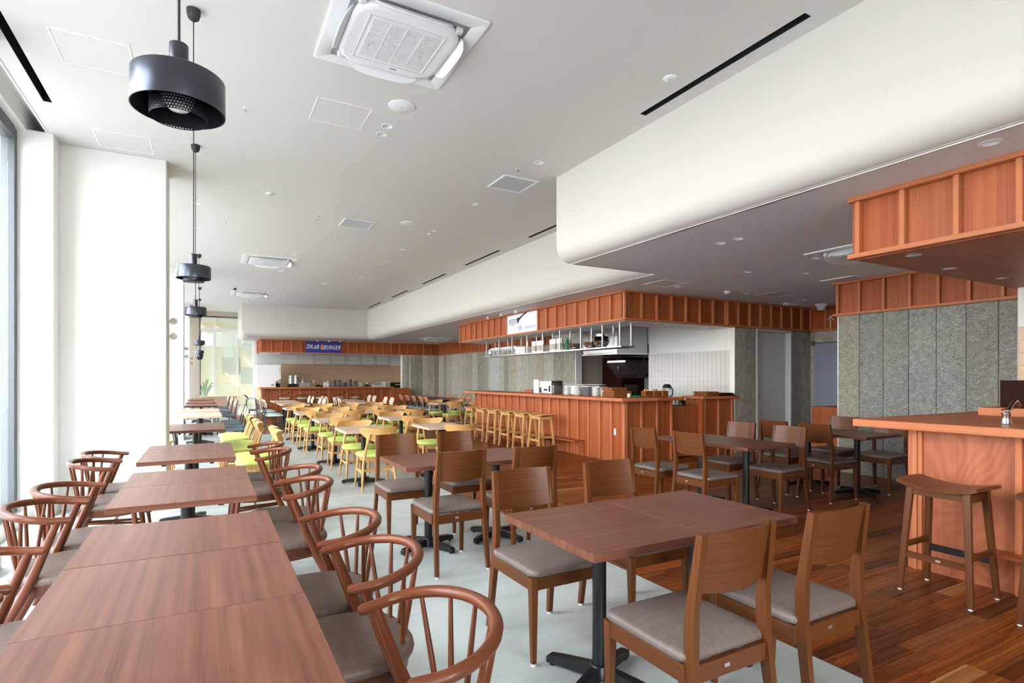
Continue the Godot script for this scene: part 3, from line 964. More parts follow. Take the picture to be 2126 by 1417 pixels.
	var f3 := struct_node("trim_6", "timber fascia with battens over the sliding door")
	panelled(f3, P(10.5, 0, 6.86), Vector3(0, 0, 1), 3.3, FB, SO, 0.322, 0.04, 0.03)
	var d3 := struct_node("door_3", "blue grey sliding door")
	st = mb(); slab(st, 10.53, 10.56, 0.005, 2.05, 5.5, 6.8, 0.002); part(st, "door_leaf", M.door_blue, d3)
	st = mb(); slab(st, 10.515, 10.56, 2.04, 2.06, 5.3, 6.85); slab(st, 10.50, 10.56, 2.0, 2.09, 6.79, 6.85); part(st, "track", M.dark_alu, d3)
	# wood-wool wall
	var wo := struct_node("wall_strand", "grey wood-wool board wall with visible joints")
	st = mb(); slab(st, 8.1, 8.3, 0, SO, -3.0, 4.86); part(st, "plaster", M.paint, wo)
	var wd: Array = [0.3]
	for i in 12: wd.append(0.316)
	boards(wo, P(8.1, 0, 4.855), Vector3(0, 0, 1), wd, 0, FB, M.osbs, 0.02)
	st = mb(); slab(st, 8.078, 8.1, 0, FB, 4.85, 4.862); part(st, "corner_bead", M.alu, wo)
	var f4 := struct_node("trim_7", "timber fascia with battens over the wood-wool wall")
	panelled(f4, P(8.08, 0, 4.86), Vector3(0, 0, 1), 4.2, FB - 0.02, SO, 0.32, 0.045, 0.035)

func build_end_glazing() -> void:
	var d := 22.8
	var we := struct_node("wall_back", "taupe end wall beside the tall glazing")
	var st := mb()
	slab(st, -1.95, -0.255, 0, CE, d, d + 0.25); slab(st, -0.255, 1.6, 3.60, CE + 0.2, d, d + 0.25)
	part(st, "plaster", M.taupe_wall, we)
	st = mb()
	slab(st, 8.55, 12.2, 0, SO, d + 2.0, d + 2.2); slab(st, 1.6, 12.2, SO, CE + 0.3, d + 2.0, d + 2.2)
	part(st, "plaster", M.paint, we)
	var w := struct_node("window_14", "tall white framed end glazing")
	st = mb(); slab(st, 0.176, 0.256, 0.72, 3.6, d, d + 0.08, 0.004); part(st, "mullion", M.white, w)
	st = mb(); slab(st, -0.255, 0.176, 3.02, 3.16, d, d + 0.08, 0.004); slab(st, 0.256, 1.5, 3.02, 3.16, d, d + 0.08, 0.004); part(st, "transom", M.white, w)
	st = mb(); slab(st, 1.49, 1.60, 0, 3.6, d - 0.02, d + 0.12, 0.004); part(st, "jamb", M.white, w)
	st = mb(); slab(st, -0.255, -0.225, 0.72, 3.6, d, d + 0.08); slab(st, -0.225, 1.49, 3.55, 3.6, d, d + 0.08); part(st, "window_frame", M.dark_alu, w)
	for e in [[-0.225, 0.176, 0.74, 3.02], [0.256, 0.97, 0.74, 3.02], [-0.225, 0.176, 3.16, 3.55], [0.256, 1.49, 3.16, 3.55], [0.97, 1.49, 0.0, 3.02]]:
		st = mb(); slab(st, e[0], e[1], e[2], e[3], d + 0.035, d + 0.043); part(st, "pane", M.glass_green, w)
	st = mb(); slab(st, 0.955, 0.985, 0, 3.02, d + 0.02, d + 0.06); part(st, "door_stile", M.white, w)
	var lt := mb()
	var tm := TextMesh.new()
	tm.text = "TOWER"
	var sf := SystemFont.new()
	sf.font_names = PackedStringArray(["Droid Sans"])
	sf.font_weight = 700
	tm.font = sf; tm.font_size = 32; tm.pixel_size = 0.0043; tm.depth = 0.004
	var to := piece(tm, "lettering", M.white, w)
	to.position = P(XD(470.5, d), 1.14, d - 0.012)
	var lp := tag(thing("dado_panel", "", "", Vector3.ZERO), "low pale timber panel below the end glazing", "panel")
	for i in 4:
		for j in 2:
			st = mb()
			slab(st, -0.25 + i * 0.3, -0.25 + i * 0.3 + 0.296, 0.0 + j * 0.35, 0.346 + j * 0.35, d - 0.06, d - 0.02, 0.002, 0, Vector2(i * .3, j * .2))
			part(st, "board", M.ply, lp)
	st = mb(); slab(st, -0.255, 0.96, 0.70, 0.72, d - 0.08, d, 0.002); part(st, "cap", M.beadwhite, lp)
# ---- furniture; every seat faces local +z, origin on the floor under it ----
func sub(pts: Array) -> PackedVector3Array:
	return PackedVector3Array(pts)
func make_table(t: Node3D, w: float, d: float, mat: Material, g := 0, foot := 0.42) -> void:
	var st := mb()
	box(st, Vector3(0, TH - 0.016, 0), Vector3(w - 0.003, 0.032, d - 0.003), 0.0012, g, Vector2(0.23, 0.4))
	part(st, "table_top", mat, t)
	st = mb()
	box(st, Vector3(0, TH - 0.037, 0), Vector3(0.34, 0.008, 0.34), 0.001)
	for s in [-1, 1]:
		box(st, Vector3(s * 0.17, TH - 0.045, 0), Vector3(0.03, 0.02, d * 0.7))
	part(st, "top_plate", M.black, t)
	st = mb()
	lathe(st, [Vector2(0.031, 0.05), Vector2(0.031, TH - 0.04)], 20)
	part(st, "post", M.black, t)
	st = mb()
	lathe(st, [Vector2(0.0, 0.085), Vector2(0.036, 0.085), Vector2(0.042, 0.08), Vector2(0.044, 0.02), Vector2(0.0, 0.02)], 20)
	part(st, "hub", M.black, t)
	for k in 4:
		var a := TAU * k / 4.0 + foot
		var dir := Vector3(cos(a), 0, sin(a))
		var side := Vector3(-sin(a), 0, cos(a))
		var rings: Array = []
		for e in [[0.03, 0.021, 0.018, 0.078], [0.2, 0.021, 0.018, 0.058], [0.262, 0.020, 0.012, 0.048], [0.275, 0.017, 0.012, 0.038]]:
			var ring := sub([])
			for c in [[-1, 0], [1, 0], [1, 1], [-1, 1]]:
				ring.append(dir * float(e[0]) + side * float(c[0]) * float(e[1]) + Vector3.UP * (float(e[2]) if c[1] == 0 else float(e[3])))
			rings.append(ring)
		st = mb(); hull(st, rings)
		lathe(st, [Vector2(0.0, 0.016), Vector2(0.014, 0.016), Vector2(0.014, 0.0), Vector2(0.0, 0.0)], 10, Transform3D(Basis(), dir * 0.25))
		part(st, "foot", M.black, t)

func make_bow_chair(t: Node3D) -> void:
	# seat
	var plan := PackedVector2Array()
	for i in 32:
		var a := TAU * i / 32
		var c := cos(a)
		var s := sin(a)
		plan.append(Vector2(signf(c) * pow(absf(c), 0.72) * (0.235 + 0.018 * s), signf(s) * pow(absf(s), 0.78) * 0.222))
	var st := mb()
	pad(st, plan, [Vector2(0.94, 0.395), Vector2(0.985, 0.402), Vector2(1.0, 0.415), Vector2(0.985, 0.43), Vector2(0.93, 0.441), Vector2(0.8, 0.448), Vector2(0.5, 0.451), Vector2(0.2, 0.45)])
	part(st, "seat", M.seat_brown, t)
	# curved rail under the seat
	st = mb()
	pad(st, plan, [Vector2(0.80, 0.335), Vector2(0.90, 0.345), Vector2(0.93, 0.395)])
	part(st, "seat_rail", M.bow, t)
	# bow: arms and back in one sweep
	var pts: Array = []
	var tip := 0.226
	pts.append(Vector3(-tip, 0.692, 0.04))
	pts.append(Vector3(-0.237, 0.697, -0.02))
	for i in 13:
		var a := PI - PI * i / 12.0
		pts.append(Vector3(cos(a) * 0.24, 0.702 + 0.03 * sin(a), -0.05 - sin(a) * 0.195))
	pts.append(Vector3(0.237, 0.697, -0.02))
	pts.append(Vector3(tip, 0.692, 0.04))
	var path := smooth(pts, 3)
	var rs: Array = []
	for i in path.size():
		var u := absf(2.0 * i / (path.size() - 1) - 1.0)
		rs.append(lerpf(0.0185, 0.0165, u))
	st = mb(); tube(st, path, rs, 10)
	part(st, "bow", M.bow, t)
	for s in [-1.0, 1.0]:
		# raked post: rear foot, past the seat, up to the arm
		st = mb()
		tube(st, smooth([Vector3(s * 0.238, 0.0, -0.30), Vector3(s * 0.23, 0.2, -0.205), Vector3(s * 0.226, 0.42, -0.10), Vector3(s * 0.232, 0.69, 0.0)], 4), [0.013, 0.015, 0.017, 0.0185, 0.0195, 0.0205, 0.021, 0.021, 0.0205, 0.0195, 0.018, 0.016, 0.015], 10, false)
		part(st, "post", M.bow, t)
		st = mb()
		tube(st, sub([Vector3(s * 0.215, 0.0, 0.215), Vector3(s * 0.195, 0.2, 0.19), Vector3(s * 0.18, 0.37, 0.165)]), [0.012, 0.0165, 0.018], 10, false)
		part(st, "leg", M.bow, t)
		st = mb(); rod(st, Vector3(s * 0.203, 0.19, 0.185), Vector3(s * 0.236, 0.215, -0.195), 0.011)
		part(st, "stretcher", M.bow, t)
	st = mb(); rod(st, Vector3(-0.215, 0.2, 0.0), Vector3(0.215, 0.2, 0.0), 0.011)
	part(st, "stretcher", M.bow, t)
	for i in 6:
		var v := (i - 2.5) / 2.5
		var a := PI / 2 - v * 1.12
		var top := Vector3(cos(a) * 0.24, 0.702 + 0.03 * sin(a) - 0.008, -0.05 - sin(a) * 0.195)
		var bot := Vector3(v * 0.125, 0.40, -0.195 + 0.035 * absf(v))
		st = mb()
		tube(st, sub([bot, bot.lerp(top, 0.45), top]), [0.0085, 0.0095, 0.007], 8, false)
		part(st, "spindle", M.bow, t)

func make_dining_chair(t: Node3D) -> void:
	var st := mb()
	pad(st, rrect(0.43, 0.43, 0.045), [Vector2(0.93, 0.415), Vector2(0.985, 0.42), Vector2(1.0, 0.434), Vector2(0.985, 0.446), Vector2(0.93, 0.454), Vector2(0.7, 0.461), Vector2(0.3, 0.465)], Vector3(0, 0, 0.012))
	part(st, "seat", M.seat_taupe, t)
	for s in [-1.0, 1.0]:
		st = mb()
		leg4(st, Vector3(s * 0.196, 0.012, 0.205), Vector3(s * 0.196, 0.416, 0.2), 0.024, 0.04)
		var fl := part(st, "leg", M.beech, t)
		# rear leg and back post in one kinked piece
		var prof := PackedVector2Array([Vector2(-0.268, 0.012), Vector2(-0.242, 0.012), Vector2(-0.185, 0.40), Vector2(-0.178, 0.55), Vector2(-0.225, 0.855), Vector2(-0.252, 0.852), Vector2(-0.222, 0.60), Vector2(-0.224, 0.44)])
		st = mb()
		var b := Basis(Vector3(0, 0, 1), Vector3(-s * 0.03, 1, 0).normalized(), Vector3(-1, 0, 0))
		extrude(st, prof, -0.014, 0.014, Transform3D(b, Vector3(s * 0.196, 0, 0)), Vector2(0, 1), 0.97)
		var rl := part(st, "back_post", M.beech, t)
		st = mb(); box(st, Vector3(s * 0.198, 0.384, 0.0), Vector3(0.022, 0.062, 0.385), 0.002, 2); part(st, "side_rail", M.beech, t)
		for z in [0.205, -0.255]:
			st = mb(); lathe(st, [Vector2(0.0, 0.012), Vector2(0.011, 0.012), Vector2(0.012, 0.0), Vector2(0.0, 0.0)], 8, Transform3D(Basis(), Vector3(s * 0.196, 0, z))); part(st, "glide", M.white, fl if z > 0 else rl)
	st = mb(); box(st, Vector3(0, 0.384, 0.2), Vector3(0.36, 0.062, 0.022), 0.002, 0); part(st, "front_rail", M.beech, t)
	st = mb(); box(st, Vector3(0, 0.384, -0.206), Vector3(0.364, 0.062, 0.024), 0.002, 0); var rrl := part(st, "rear_rail", M.beech, t)
	st = mb(); box(st, Vector3(0.03, 0.386, -0.2185), Vector3(0.026, 0.013, 0.001)); part(st, "maker_plate", M.alu, rrl)
	st = mb()
	board(st, 10, 4, func(u: float, v: float) -> Vector3:
		var x := (u - 0.5) * 0.352
		var y := lerpf(0.652 - 0.012 * (1.0 - pow(2 * u - 1, 2.0)), 0.852, v)
		return Vector3(x * lerpf(1.0, 0.965, v), y, lerpf(-0.196, -0.233, v) - 0.034 * (1.0 - pow(2 * u - 1, 2.0))), 0.013)
	part(st, "backrest", M.beech, t)

func make_lime_chair(t: Node3D) -> void:
	var st := mb()
	var plan := PackedVector2Array()
	for i in 28:
		var a := TAU * i / 28
		var c := cos(a)
		var s := sin(a)
		plan.append(Vector2(signf(c) * pow(absf(c), 0.6) * (0.222 + 0.016 * s), signf(s) * pow(absf(s), 0.62) * 0.215))
	pad(st, plan, [Vector2(0.92, 0.405), Vector2(0.98, 0.412), Vector2(1.0, 0.426), Vector2(0.98, 0.44), Vector2(0.9, 0.452), Vector2(0.65, 0.461), Vector2(0.25, 0.463)])
	part(st, "seat", M.lime, t)
	st = mb()
	pad(st, plan, [Vector2(0.76, 0.35), Vector2(0.80, 0.36), Vector2(0.84, 0.405)])
	part(st, "seat_frame", M.honey, t)
	for s in [-1.0, 1.0]:
		st = mb()
		tube(st, sub([Vector3(s * 0.205, 0.0, 0.215), Vector3(s * 0.19, 0.2, 0.19), Vector3(s * 0.172, 0.40, 0.155)]), [0.012, 0.016, 0.019], 8, false)
		part(st, "leg", M.honey, t)
		st = mb()
		tube(st, smooth([Vector3(s * 0.21, 0.0, -0.27), Vector3(s * 0.19, 0.22, -0.215), Vector3(s * 0.165, 0.43, -0.185), Vector3(s * 0.118, 0.685, -0.262)], 4), [0.012, 0.013, 0.014, 0.0155, 0.0165, 0.017, 0.0175, 0.0175, 0.0175, 0.017, 0.0165, 0.016, 0.015], 8)
		part(st, "back_post", M.honey, t)
		st = mb(); bar(st, Vector3(s * 0.19, 0.225, 0.19), Vector3(s * 0.188, 0.225, -0.212), 0.014, 0.03, 0.002); part(st, "stretcher", M.honey, t)
	st = mb(); bar(st, Vector3(-0.185, 0.225, -0.02), Vector3(0.185, 0.225, -0.02), 0.03, 0.014, 0.002, Vector3.UP); part(st, "stretcher", M.honey, t)
	st = mb()
	board(st, 16, 5, func(u: float, v: float) -> Vector3:
		var e := 2.0 * u - 1.0
		var k := pow(absf(e), 2.0)
		var ends := sqrt(maxf(0.0, 1.0 - pow(absf(e), 7.0)))
		var top := 0.757 + 0.022 * k - 0.03 * (1.0 - ends)
		var bot := 0.757 + 0.022 * k - 0.03 - (0.115 * pow(maxf(0.0, 1.0 - k), 0.75) + 0.015) * ends
		return Vector3(e * 0.235, lerpf(bot, top, v), -0.262 + 0.075 * k + (v - 0.5) * -0.02), 0.014)
	part(st, "backrest", M.honey, t)

func make_metal_chair(t: Node3D, seat: Material, backmat: Material, oval: bool) -> void:
	var st := mb()
	pad(st, rrect(0.42, 0.40, 0.09, 4), [Vector2(0.95, 0.43), Vector2(1.0, 0.44), Vector2(0.98, 0.455), Vector2(0.8, 0.463), Vector2(0.3, 0.465)])
	part(st, "seat", seat, t)
	for s in [-1.0, 1.0]:
		st = mb(); tube(st, smooth([Vector3(s * 0.2, 0.0, 0.2), Vector3(s * 0.185, 0.42, 0.165), Vector3(s * 0.17, 0.425, 0.0), Vector3(s * 0.17, 0.425, -0.17)], 3), 0.009, 6, false); part(st, "leg", M.black, t)
		st = mb(); tube(st, sub([Vector3(s * 0.2, 0.0, -0.245), Vector3(s * 0.17, 0.43, -0.185)]), 0.009, 6, false); part(st, "leg", M.black, t)
		if oval:
			st = mb(); tube(st, sub([Vector3(s * 0.17, 0.43, -0.185), Vector3(s * 0.12, 0.78, -0.235)]), 0.008, 6, false); part(st, "back_post", M.black, t)
	if not oval:
		for s in [-0.05, 0.05]:
			st = mb(); tube(st, sub([Vector3(s * 2.4, 0.43, -0.185), Vector3(s * 1.2, 0.60, -0.215), Vector3(s, 0.77, -0.238)]), 0.008, 6, false); part(st, "back_post", M.black, t)
	st = mb(); rod(st, Vector3(-0.185, 0.27, -0.21), Vector3(0.185, 0.27, -0.21), 0.007, -1.0, 6); part(st, "stretcher", M.black, t)
	st = mb()
	var hw := 0.19 if oval else 0.185
	board(st, 12, 6, func(u: float, v: float) -> Vector3:
		var e := 2.0 * u - 1.0
		var r := sqrt(maxf(0.0, 1.0 - pow(absf(e), 5.0))) if oval else sqrt(maxf(0.0, 1.0 - pow(absf(e), 16.0)))
		var hh := (0.10 if oval else 0.085) * lerpf(0.25, 1.0, r)
		return Vector3(e * hw, 0.735 + (v - 0.5) * 2.0 * hh, -0.228 + 0.03 * e * e - (v - 0.5) * 0.03), 0.012)
	part(st, "backrest", backmat, t)

func make_saddle_stool(t: Node3D, wd: Material) -> void:
	var st := mb()
	board(st, 12, 8, func(u: float, v: float) -> Vector3:
		var e := 2.0 * u - 1.0
		var g := 2.0 * v - 1.0
		var shrink := 1.0 - 0.04 * pow(absf(g), 4.0)
		return Vector3(e * 0.225 * shrink, 0.672 + 0.034 * e * e - 0.006 * g * g, g * 0.165 * (1.0 - 0.05 * pow(absf(e), 5.0))), 0.022, true)
	part(st, "seat", wd, t)
	for sx in [-1.0, 1.0]:
		for sz in [-1.0, 1.0]:
			st = mb(); leg4(st, Vector3(sx * 0.19, 0.01, sz * 0.17), Vector3(sx * 0.152, 0.672, sz * 0.115), 0.03, 0.037); var lg := part(st, "leg", wd, t)
			st = mb(); lathe(st, [Vector2(0, 0.011), Vector2(0.012, 0.011), Vector2(0.012, 0.0), Vector2(0, 0)], 8, Transform3D(Basis(), Vector3(sx * 0.19, 0, sz * 0.17))); part(st, "glide", M.white, lg)
		st = mb(); bar(st, Vector3(sx * 0.176, 0.29, -0.15), Vector3(sx * 0.176, 0.29, 0.15), 0.018, 0.036, 0.002); part(st, "stretcher", wd, t)
		st = mb(); box(st, Vector3(sx * 0.155, 0.635, 0), Vector3(0.018, 0.05, 0.2), 0.002, 2); part(st, "apron", wd, t)
	st = mb(); bar(st, Vector3(-0.17, 0.235, -0.15), Vector3(0.17, 0.235, -0.15), 0.04, 0.018, 0.002, Vector3.UP); part(st, "stretcher", wd, t)
	st = mb(); bar(st, Vector3(-0.185, 0.235, 0.152), Vector3(0.185, 0.235, 0.152), 0.042, 0.02, 0.002, Vector3.UP); part(st, "foot_plate", M.black, t)
	st = mb(); box(st, Vector3(-0.02, 0.236, -0.1605), Vector3(0.028, 0.014, 0.001)); part(st, "maker_plate", M.alu, t)
	for sz in [-1.0, 1.0]:
		st = mb(); box(st, Vector3(0, 0.64, sz * 0.118), Vector3(0.28, 0.045, 0.018), 0.002, 0); part(st, "apron", wd, t)

func make_loop_stool(t: Node3D) -> void:
	var st := mb()
	pad(st, rrect(0.40, 0.36, 0.14, 5), [Vector2(0.94, 0.635), Vector2(1.0, 0.648), Vector2(0.97, 0.664), Vector2(0.7, 0.672), Vector2(0.2, 0.674)])
	part(st, "seat", M.mint, t)
	st = mb(); tube(st, smooth([Vector3(-0.19, 0.63, -0.1), Vector3(-0.2, 0.735, -0.17), Vector3(-0.12, 0.765, -0.215), Vector3(0, 0.77, -0.225), Vector3(0.12, 0.765, -0.215), Vector3(0.2, 0.735, -0.17), Vector3(0.19, 0.63, -0.1)], 4), 0.011, 6, false)
	part(st, "back_loop", M.black, t)
	for s in [-1.0, 1.0]:
		for z in [-1.0, 1.0]:
			st = mb(); rod(st, Vector3(s * 0.2, 0, z * 0.2), Vector3(s * 0.165, 0.645, z * 0.14), 0.01, -1.0, 6); part(st, "leg", M.black, t)
		st = mb(); rod(st, Vector3(s * 0.185, 0.24, -0.18), Vector3(s * 0.185, 0.24, 0.18), 0.008, -1.0, 6); part(st, "footrest", M.black, t)
	for z in [-1.0, 1.0]:
		st = mb(); rod(st, Vector3(-0.185, 0.24, z * 0.18), Vector3(0.185, 0.24, z * 0.18), 0.008, -1.0, 6); part(st, "footrest", M.black, t)

func place_table(key: String, w: float, d: float, mat: Material, label: String, x: float, dep: float, group := "", turn := 0.0, g := 0, foot := 0.42) -> void:
	place(key, func(t): make_table(t, w, d, mat, g, foot), "dining_table", label, "table", P(x, 0, dep), turn, group)
const ORD := ["first", "second", "third", "fourth", "fifth", "sixth", "seventh", "eighth", "ninth", "tenth"]
const E_ := PI / 2       # facing +x
const W_ := -PI / 2      # facing -x (the windows)
const N_ := PI           # facing down the hall
const S_ := 0.0          # facing back up the hall
func bow_chair(x: float, d: float, turn: float, label: String, group := "") -> void:
	place("bow", make_bow_chair, "bow_back_chair", label, "chair", P(x, 0, d), turn, group)
func dining_chair(x: float, d: float, turn: float, label: String, group := "") -> void:
	place("dine", make_dining_chair, "dining_chair", label, "chair", P(x, 0, d), turn, group)
func lime_chair(x: float, d: float, turn: float, label: String, group := "") -> void:
	place("lime", make_lime_chair, "lime_seat_chair", label, "chair", P(x, 0, d), turn, group)

func build_furniture() -> void:
	# window row: double walnut tables with spindle chairs
	var rows := [[-0.085, 0.585, 1.79, "first"], [-0.088, 1.79, 2.985, "x"], [-0.105, 3.39, 4.6, "y"], [-0.14, 5.13, 6.34, "z"], [-0.14, 7.98, 9.18, "l4"], [-0.13, 10.84, 12.02, "l5"], [-0.14, 12.33, 13.5, "l6"], [-0.14, 14.9, 16.08, "l7"], [-0.16, 16.8, 18.0, "l8"], [-0.175, 19.05, 20.25, "l9"]]
	var rl := ["walnut table before the open joint of the long run", "walnut table past the open joint of the long run", "walnut table of the middle pair among spindle chairs", "walnut table of the pair in front of the wide column", "walnut table just behind the wide column, lime chairs", "pale oak window-row table, first oak pair", "pale oak window-row table, second oak pair", "brown window-row table, first pair past the oak ones", "brown window-row table, second pair past the oak ones", "last brown window-row table before the end glazing"]
	for i in rows.size():
		var r: Array = rows[i]
		var mid: float = (r[1] + r[2]) / 2
		var q := 0.301
		var mat: Material = M.walnut if i < 5 else (M.oak if i < 7 else M.walnut3)
		for s in 2:
			var key := "tw%d%s" % [s if i < 5 else 0, ("a" if i < 5 else ("b" if i < 7 else "c"))]
			place_table(key, 0.692, 0.6, [M.walnut, M.walnut2][s] if i < 5 else mat, rl[i] + [", half away from end glazing", ", half toward end glazing"][s], r[0], mid + (q if s else -q), "tables of the window row", 0.0, 2)
	var bl := ["brown spindle-back chair at the long walnut run, aisle side", "brown spindle-back chair at the long walnut run, window side", "brown spindle-back chair at the middle walnut pair, aisle side", "brown spindle-back chair at the middle walnut pair, window side", "brown spindle-back chair in front of the wide white column, aisle side", "brown spindle-back chair in front of the wide white column, window side"]
	for e in [[0.39, 1.39, 0, ", before the joint"], [0.395, 2.01, 0, ", just past the joint"], [0.39, 2.545, 0, ", by its end"], [0.375, 3.555, 2, ""], [0.405, 4.09, 2, ", toward the column"], [0.345, 5.235, 4, ""], [0.345, 5.765, 4, ", closer to column"]]:
		bow_chair(e[0] + 0.04, e[1], W_ + rng.randf_range(-0.015, 0.015), bl[e[2]] + e[3], "spindle chairs, aisle side")
	for e in [[-0.56, 2.0, 1, ", just past the joint"], [-0.56, 2.535, 1, ", by its end"], [-0.575, 3.525, 3, ""], [-0.575, 4.06, 3, ", toward the column"], [-0.615, 5.21, 5, ""], [-0.625, 5.745, 5, ", closer to column"]]:
		bow_chair(e[0] - 0.04, e[1], E_ + rng.randf_range(-0.015, 0.015), bl[e[2]] + e[3], "spindle chairs, window side")
	var ln2 := -1
	var ll := "honey lime-seat chair, window row, aisle side, %s past the wide column"
	for e in [[0.50, 6.95], [0.505, 7.45], [0.39, 8.3], [0.39, 8.85], [0.37, 9.6], [0.36, 10.2]]:
		if e[1] < 7.6:
			lime_chair(e[0] - 0.02, e[1] - 0.05, W_, "lime-seat chair standing past the spindle chairs" + (", toward end glazing" if e[1] > 7.2 else ""), "lime chairs behind the spindle chairs")
		else:
			ln2 += 1
			lime_chair(e[0], e[1], W_, ll % ORD[ln2], "lime chairs of the window row, aisle side")
	for d in [8.3, 8.85, 9.6]:
		lime_chair(-0.66, d, E_, "honey lime-seat chair, window side, %s past the wide column" % ORD[[8.3, 8.85, 9.6].find(d)], "lime chairs of the window row, window side")
	var navy := func(t): make_metal_chair(t, M.navy, M.ply, false)
	var nv := -1
	for e in [[0.42, 11.1], [0.42, 11.75], [0.42, 12.6], [0.42, 13.25], [0.40, 15.2], [0.40, 15.8], [0.38, 17.1], [0.38, 17.7], [0.36, 19.4], [0.36, 19.95]]:
		nv += 1
		place("navy", navy, "metal_chair", "grey-blue seat metal chair, aisle side of window row, %s past lime chairs" % ORD[nv], "chair", P(e[0], 0, e[1]), W_, "grey-blue chairs of the window row, aisle side")
	for e in [[-0.68, 11.1], [-0.68, 11.75], [-0.68, 15.2], [-0.68, 15.8]]:
		nv = (nv + 1) % 10
		place("navy", navy, "metal_chair", "grey-blue seat metal chair, window side of window row, %s past lime chairs" % ORD[nv], "chair", P(e[0], 0, e[1]), E_, "grey-blue chairs of the window row, window side")
	# brown dining sets
	var sets := [
		["by the brown bar stool", 1.243, 2.437, 1.65, 2.36, true],
		["set behind the front set, near the spindle chairs", 1.25, 2.47, 3.89, 4.61, true],
		["beside the panelled counter end", 4.39, 5.12, 3.49, 4.68, false],
		["against the wood-wool wall", 6.32, 7.06, 3.49, 4.70, false]]
	var names := ["the front double table", "the double table amid aisle", "the counter-end table", "the wood-wool wall table"]
	var seats := [
		[[1.58, 1.53, N_], [2.17, 1.535, N_], [1.545, 2.47, S_], [2.16, 2.48, S_]],
		[[1.555, 3.82, N_], [2.15, 3.80, N_], [1.50, 4.70, S_], [2.08, 4.70, S_]],
		[[4.18, 4.40, E_], [4.20, 3.81, E_], [5.16, 4.36, W_], [5.16, 3.75, W_]],
		[[6.18, 4.36, E_], [6.18, 3.83, E_], [7.14, 4.36, W_], [7.16, 3.78, W_]]]
	for i in 4:
		var s: Array = sets[i]
		var lab: String = ["walnut top of the set closest to the brown bar stool", "walnut table between spindle chairs and honey stools", "walnut table beside the panelled counter corner", "walnut table in shade beside the wood-wool wall"][i]
		for k in 2:
			var x: float = lerpf(s[1], s[2], 0.25 + 0.5 * k) if s[5] else (float(s[1]) + float(s[2])) / 2
			var d: float = (float(s[3]) + float(s[4])) / 2 if s[5] else lerpf(s[3], s[4], 0.25 + 0.5 * k)
			place_table("ts%d%s" % [k, s[5]], 0.594, 0.71, [M.walnut2, M.walnut][k], lab + ((", spindle chair half" if k == 0 else ", bar half") if s[5] else (", grained bar end" if k == 0 else ", corridor end")), x, d, "paired tables " + s[0], 0.0 if s[5] else E_, 0, -0.42 if s[5] else 0.42)
		for k in 4:
			var e: Array = seats[i][k]
			var side: String = (["back to hall front", "facing hall front"] if s[5] else ["back to the windows", "facing the windows"])[k / 2]
			dining_chair(e[0], e[1], e[2] + rng.randf_range(-0.02, 0.02), "brown taupe-seat chair at %s, %s, %s" % [names[i], side, (["spindle chair side", "bar side"] if s[5] else ["corridor end", "grained bar end"])[k % 2]], "taupe seat chairs at %s, %s" % [names[i], side])
	# lime chairs in the middle of the hall
	var lt := [[1.77, 7.25], [2.83, 7.25], [1.77, 9.1], [2.83, 9.05]]
	var ln := ["row beside the brown sets", "second row from the brown sets", "first joined row", "second joined row"]
	for i in 4:
		place_table("tl", 0.6, 0.7, M.oak, "square pale oak table standing alone, %s, %s" % [ln[i / 2], ["window side", "kitchen side"][i % 2]], lt[i][0], lt[i][1], "single oak tables")
		lime_chair(lt[i][0] + 0.05, lt[i][1] - 0.38, N_ + rng.randf_range(-0.06, 0.06), "honey lime-seat chair, %s, %s, back to hall front" % [ln[i / 2], ["window side", "kitchen side"][i % 2]], "lime chairs, back to the hall front")
		lime_chair(lt[i][0] + 0.04, lt[i][1] + 0.44, S_ + rng.randf_range(-0.06, 0.06), "honey lime-seat chair, %s, %s, facing hall front" % [ln[i / 2], ["window side", "kitchen side"][i % 2]], "lime chairs, facing the hall front")
	var nth := ["first", "second", "third", "fourth"]
	for row in 2:
		var d: float = [11.12, 12.95][row]
		for k in 4:
			var x := 1.75 + 0.605 * k
			place_table("tl", 0.6, 0.7, M.oak, "pale oak table, %s, %s from the window side" % [ln[2 + row], nth[k]], x, d, "oak tables " + ln[2 + row])
			lime_chair(x + 0.01, d - 0.4, N_ + rng.randf_range(-0.05, 0.05), "honey lime-seat chair, %s, %s from windows, back to hall front" % [ln[2 + row], nth[k]], "lime chairs %s, back to hall front" % ln[2 + row])
			lime_chair(x + 0.01, d + 0.45, S_ + rng.randf_range(-0.05, 0.05), "honey lime-seat chair, %s, %s from windows, facing hall front" % [ln[2 + row], nth[k]], "lime chairs %s, facing hall front" % ln[2 + row])
	for k in 2:
		var x: float = [5.45, 6.08][k]
		place_table("tl", 0.6, 0.7, M.oak, "pale oak table beyond the long counter" + ["", ", board wall side"][k], x, 13.7, "oak tables beyond the counter")
		lime_chair(x + 0.05, 13.3, N_, "lime-seat chair beyond the long counter, back to hall front" + ["", ", board wall side"][k], "lime chairs beyond the counter, back to hall front")
		lime_chair(x + 0.05, 14.3, S_, "lime-seat chair beyond the long counter, facing hall front" + ["", ", board wall side"][k], "lime chairs beyond the counter, facing hall front")
	# mint chairs on the plank floor by the rear counter
	var mint := func(t): make_metal_chair(t, M.mint, M.ply, true)
	var mk := -1
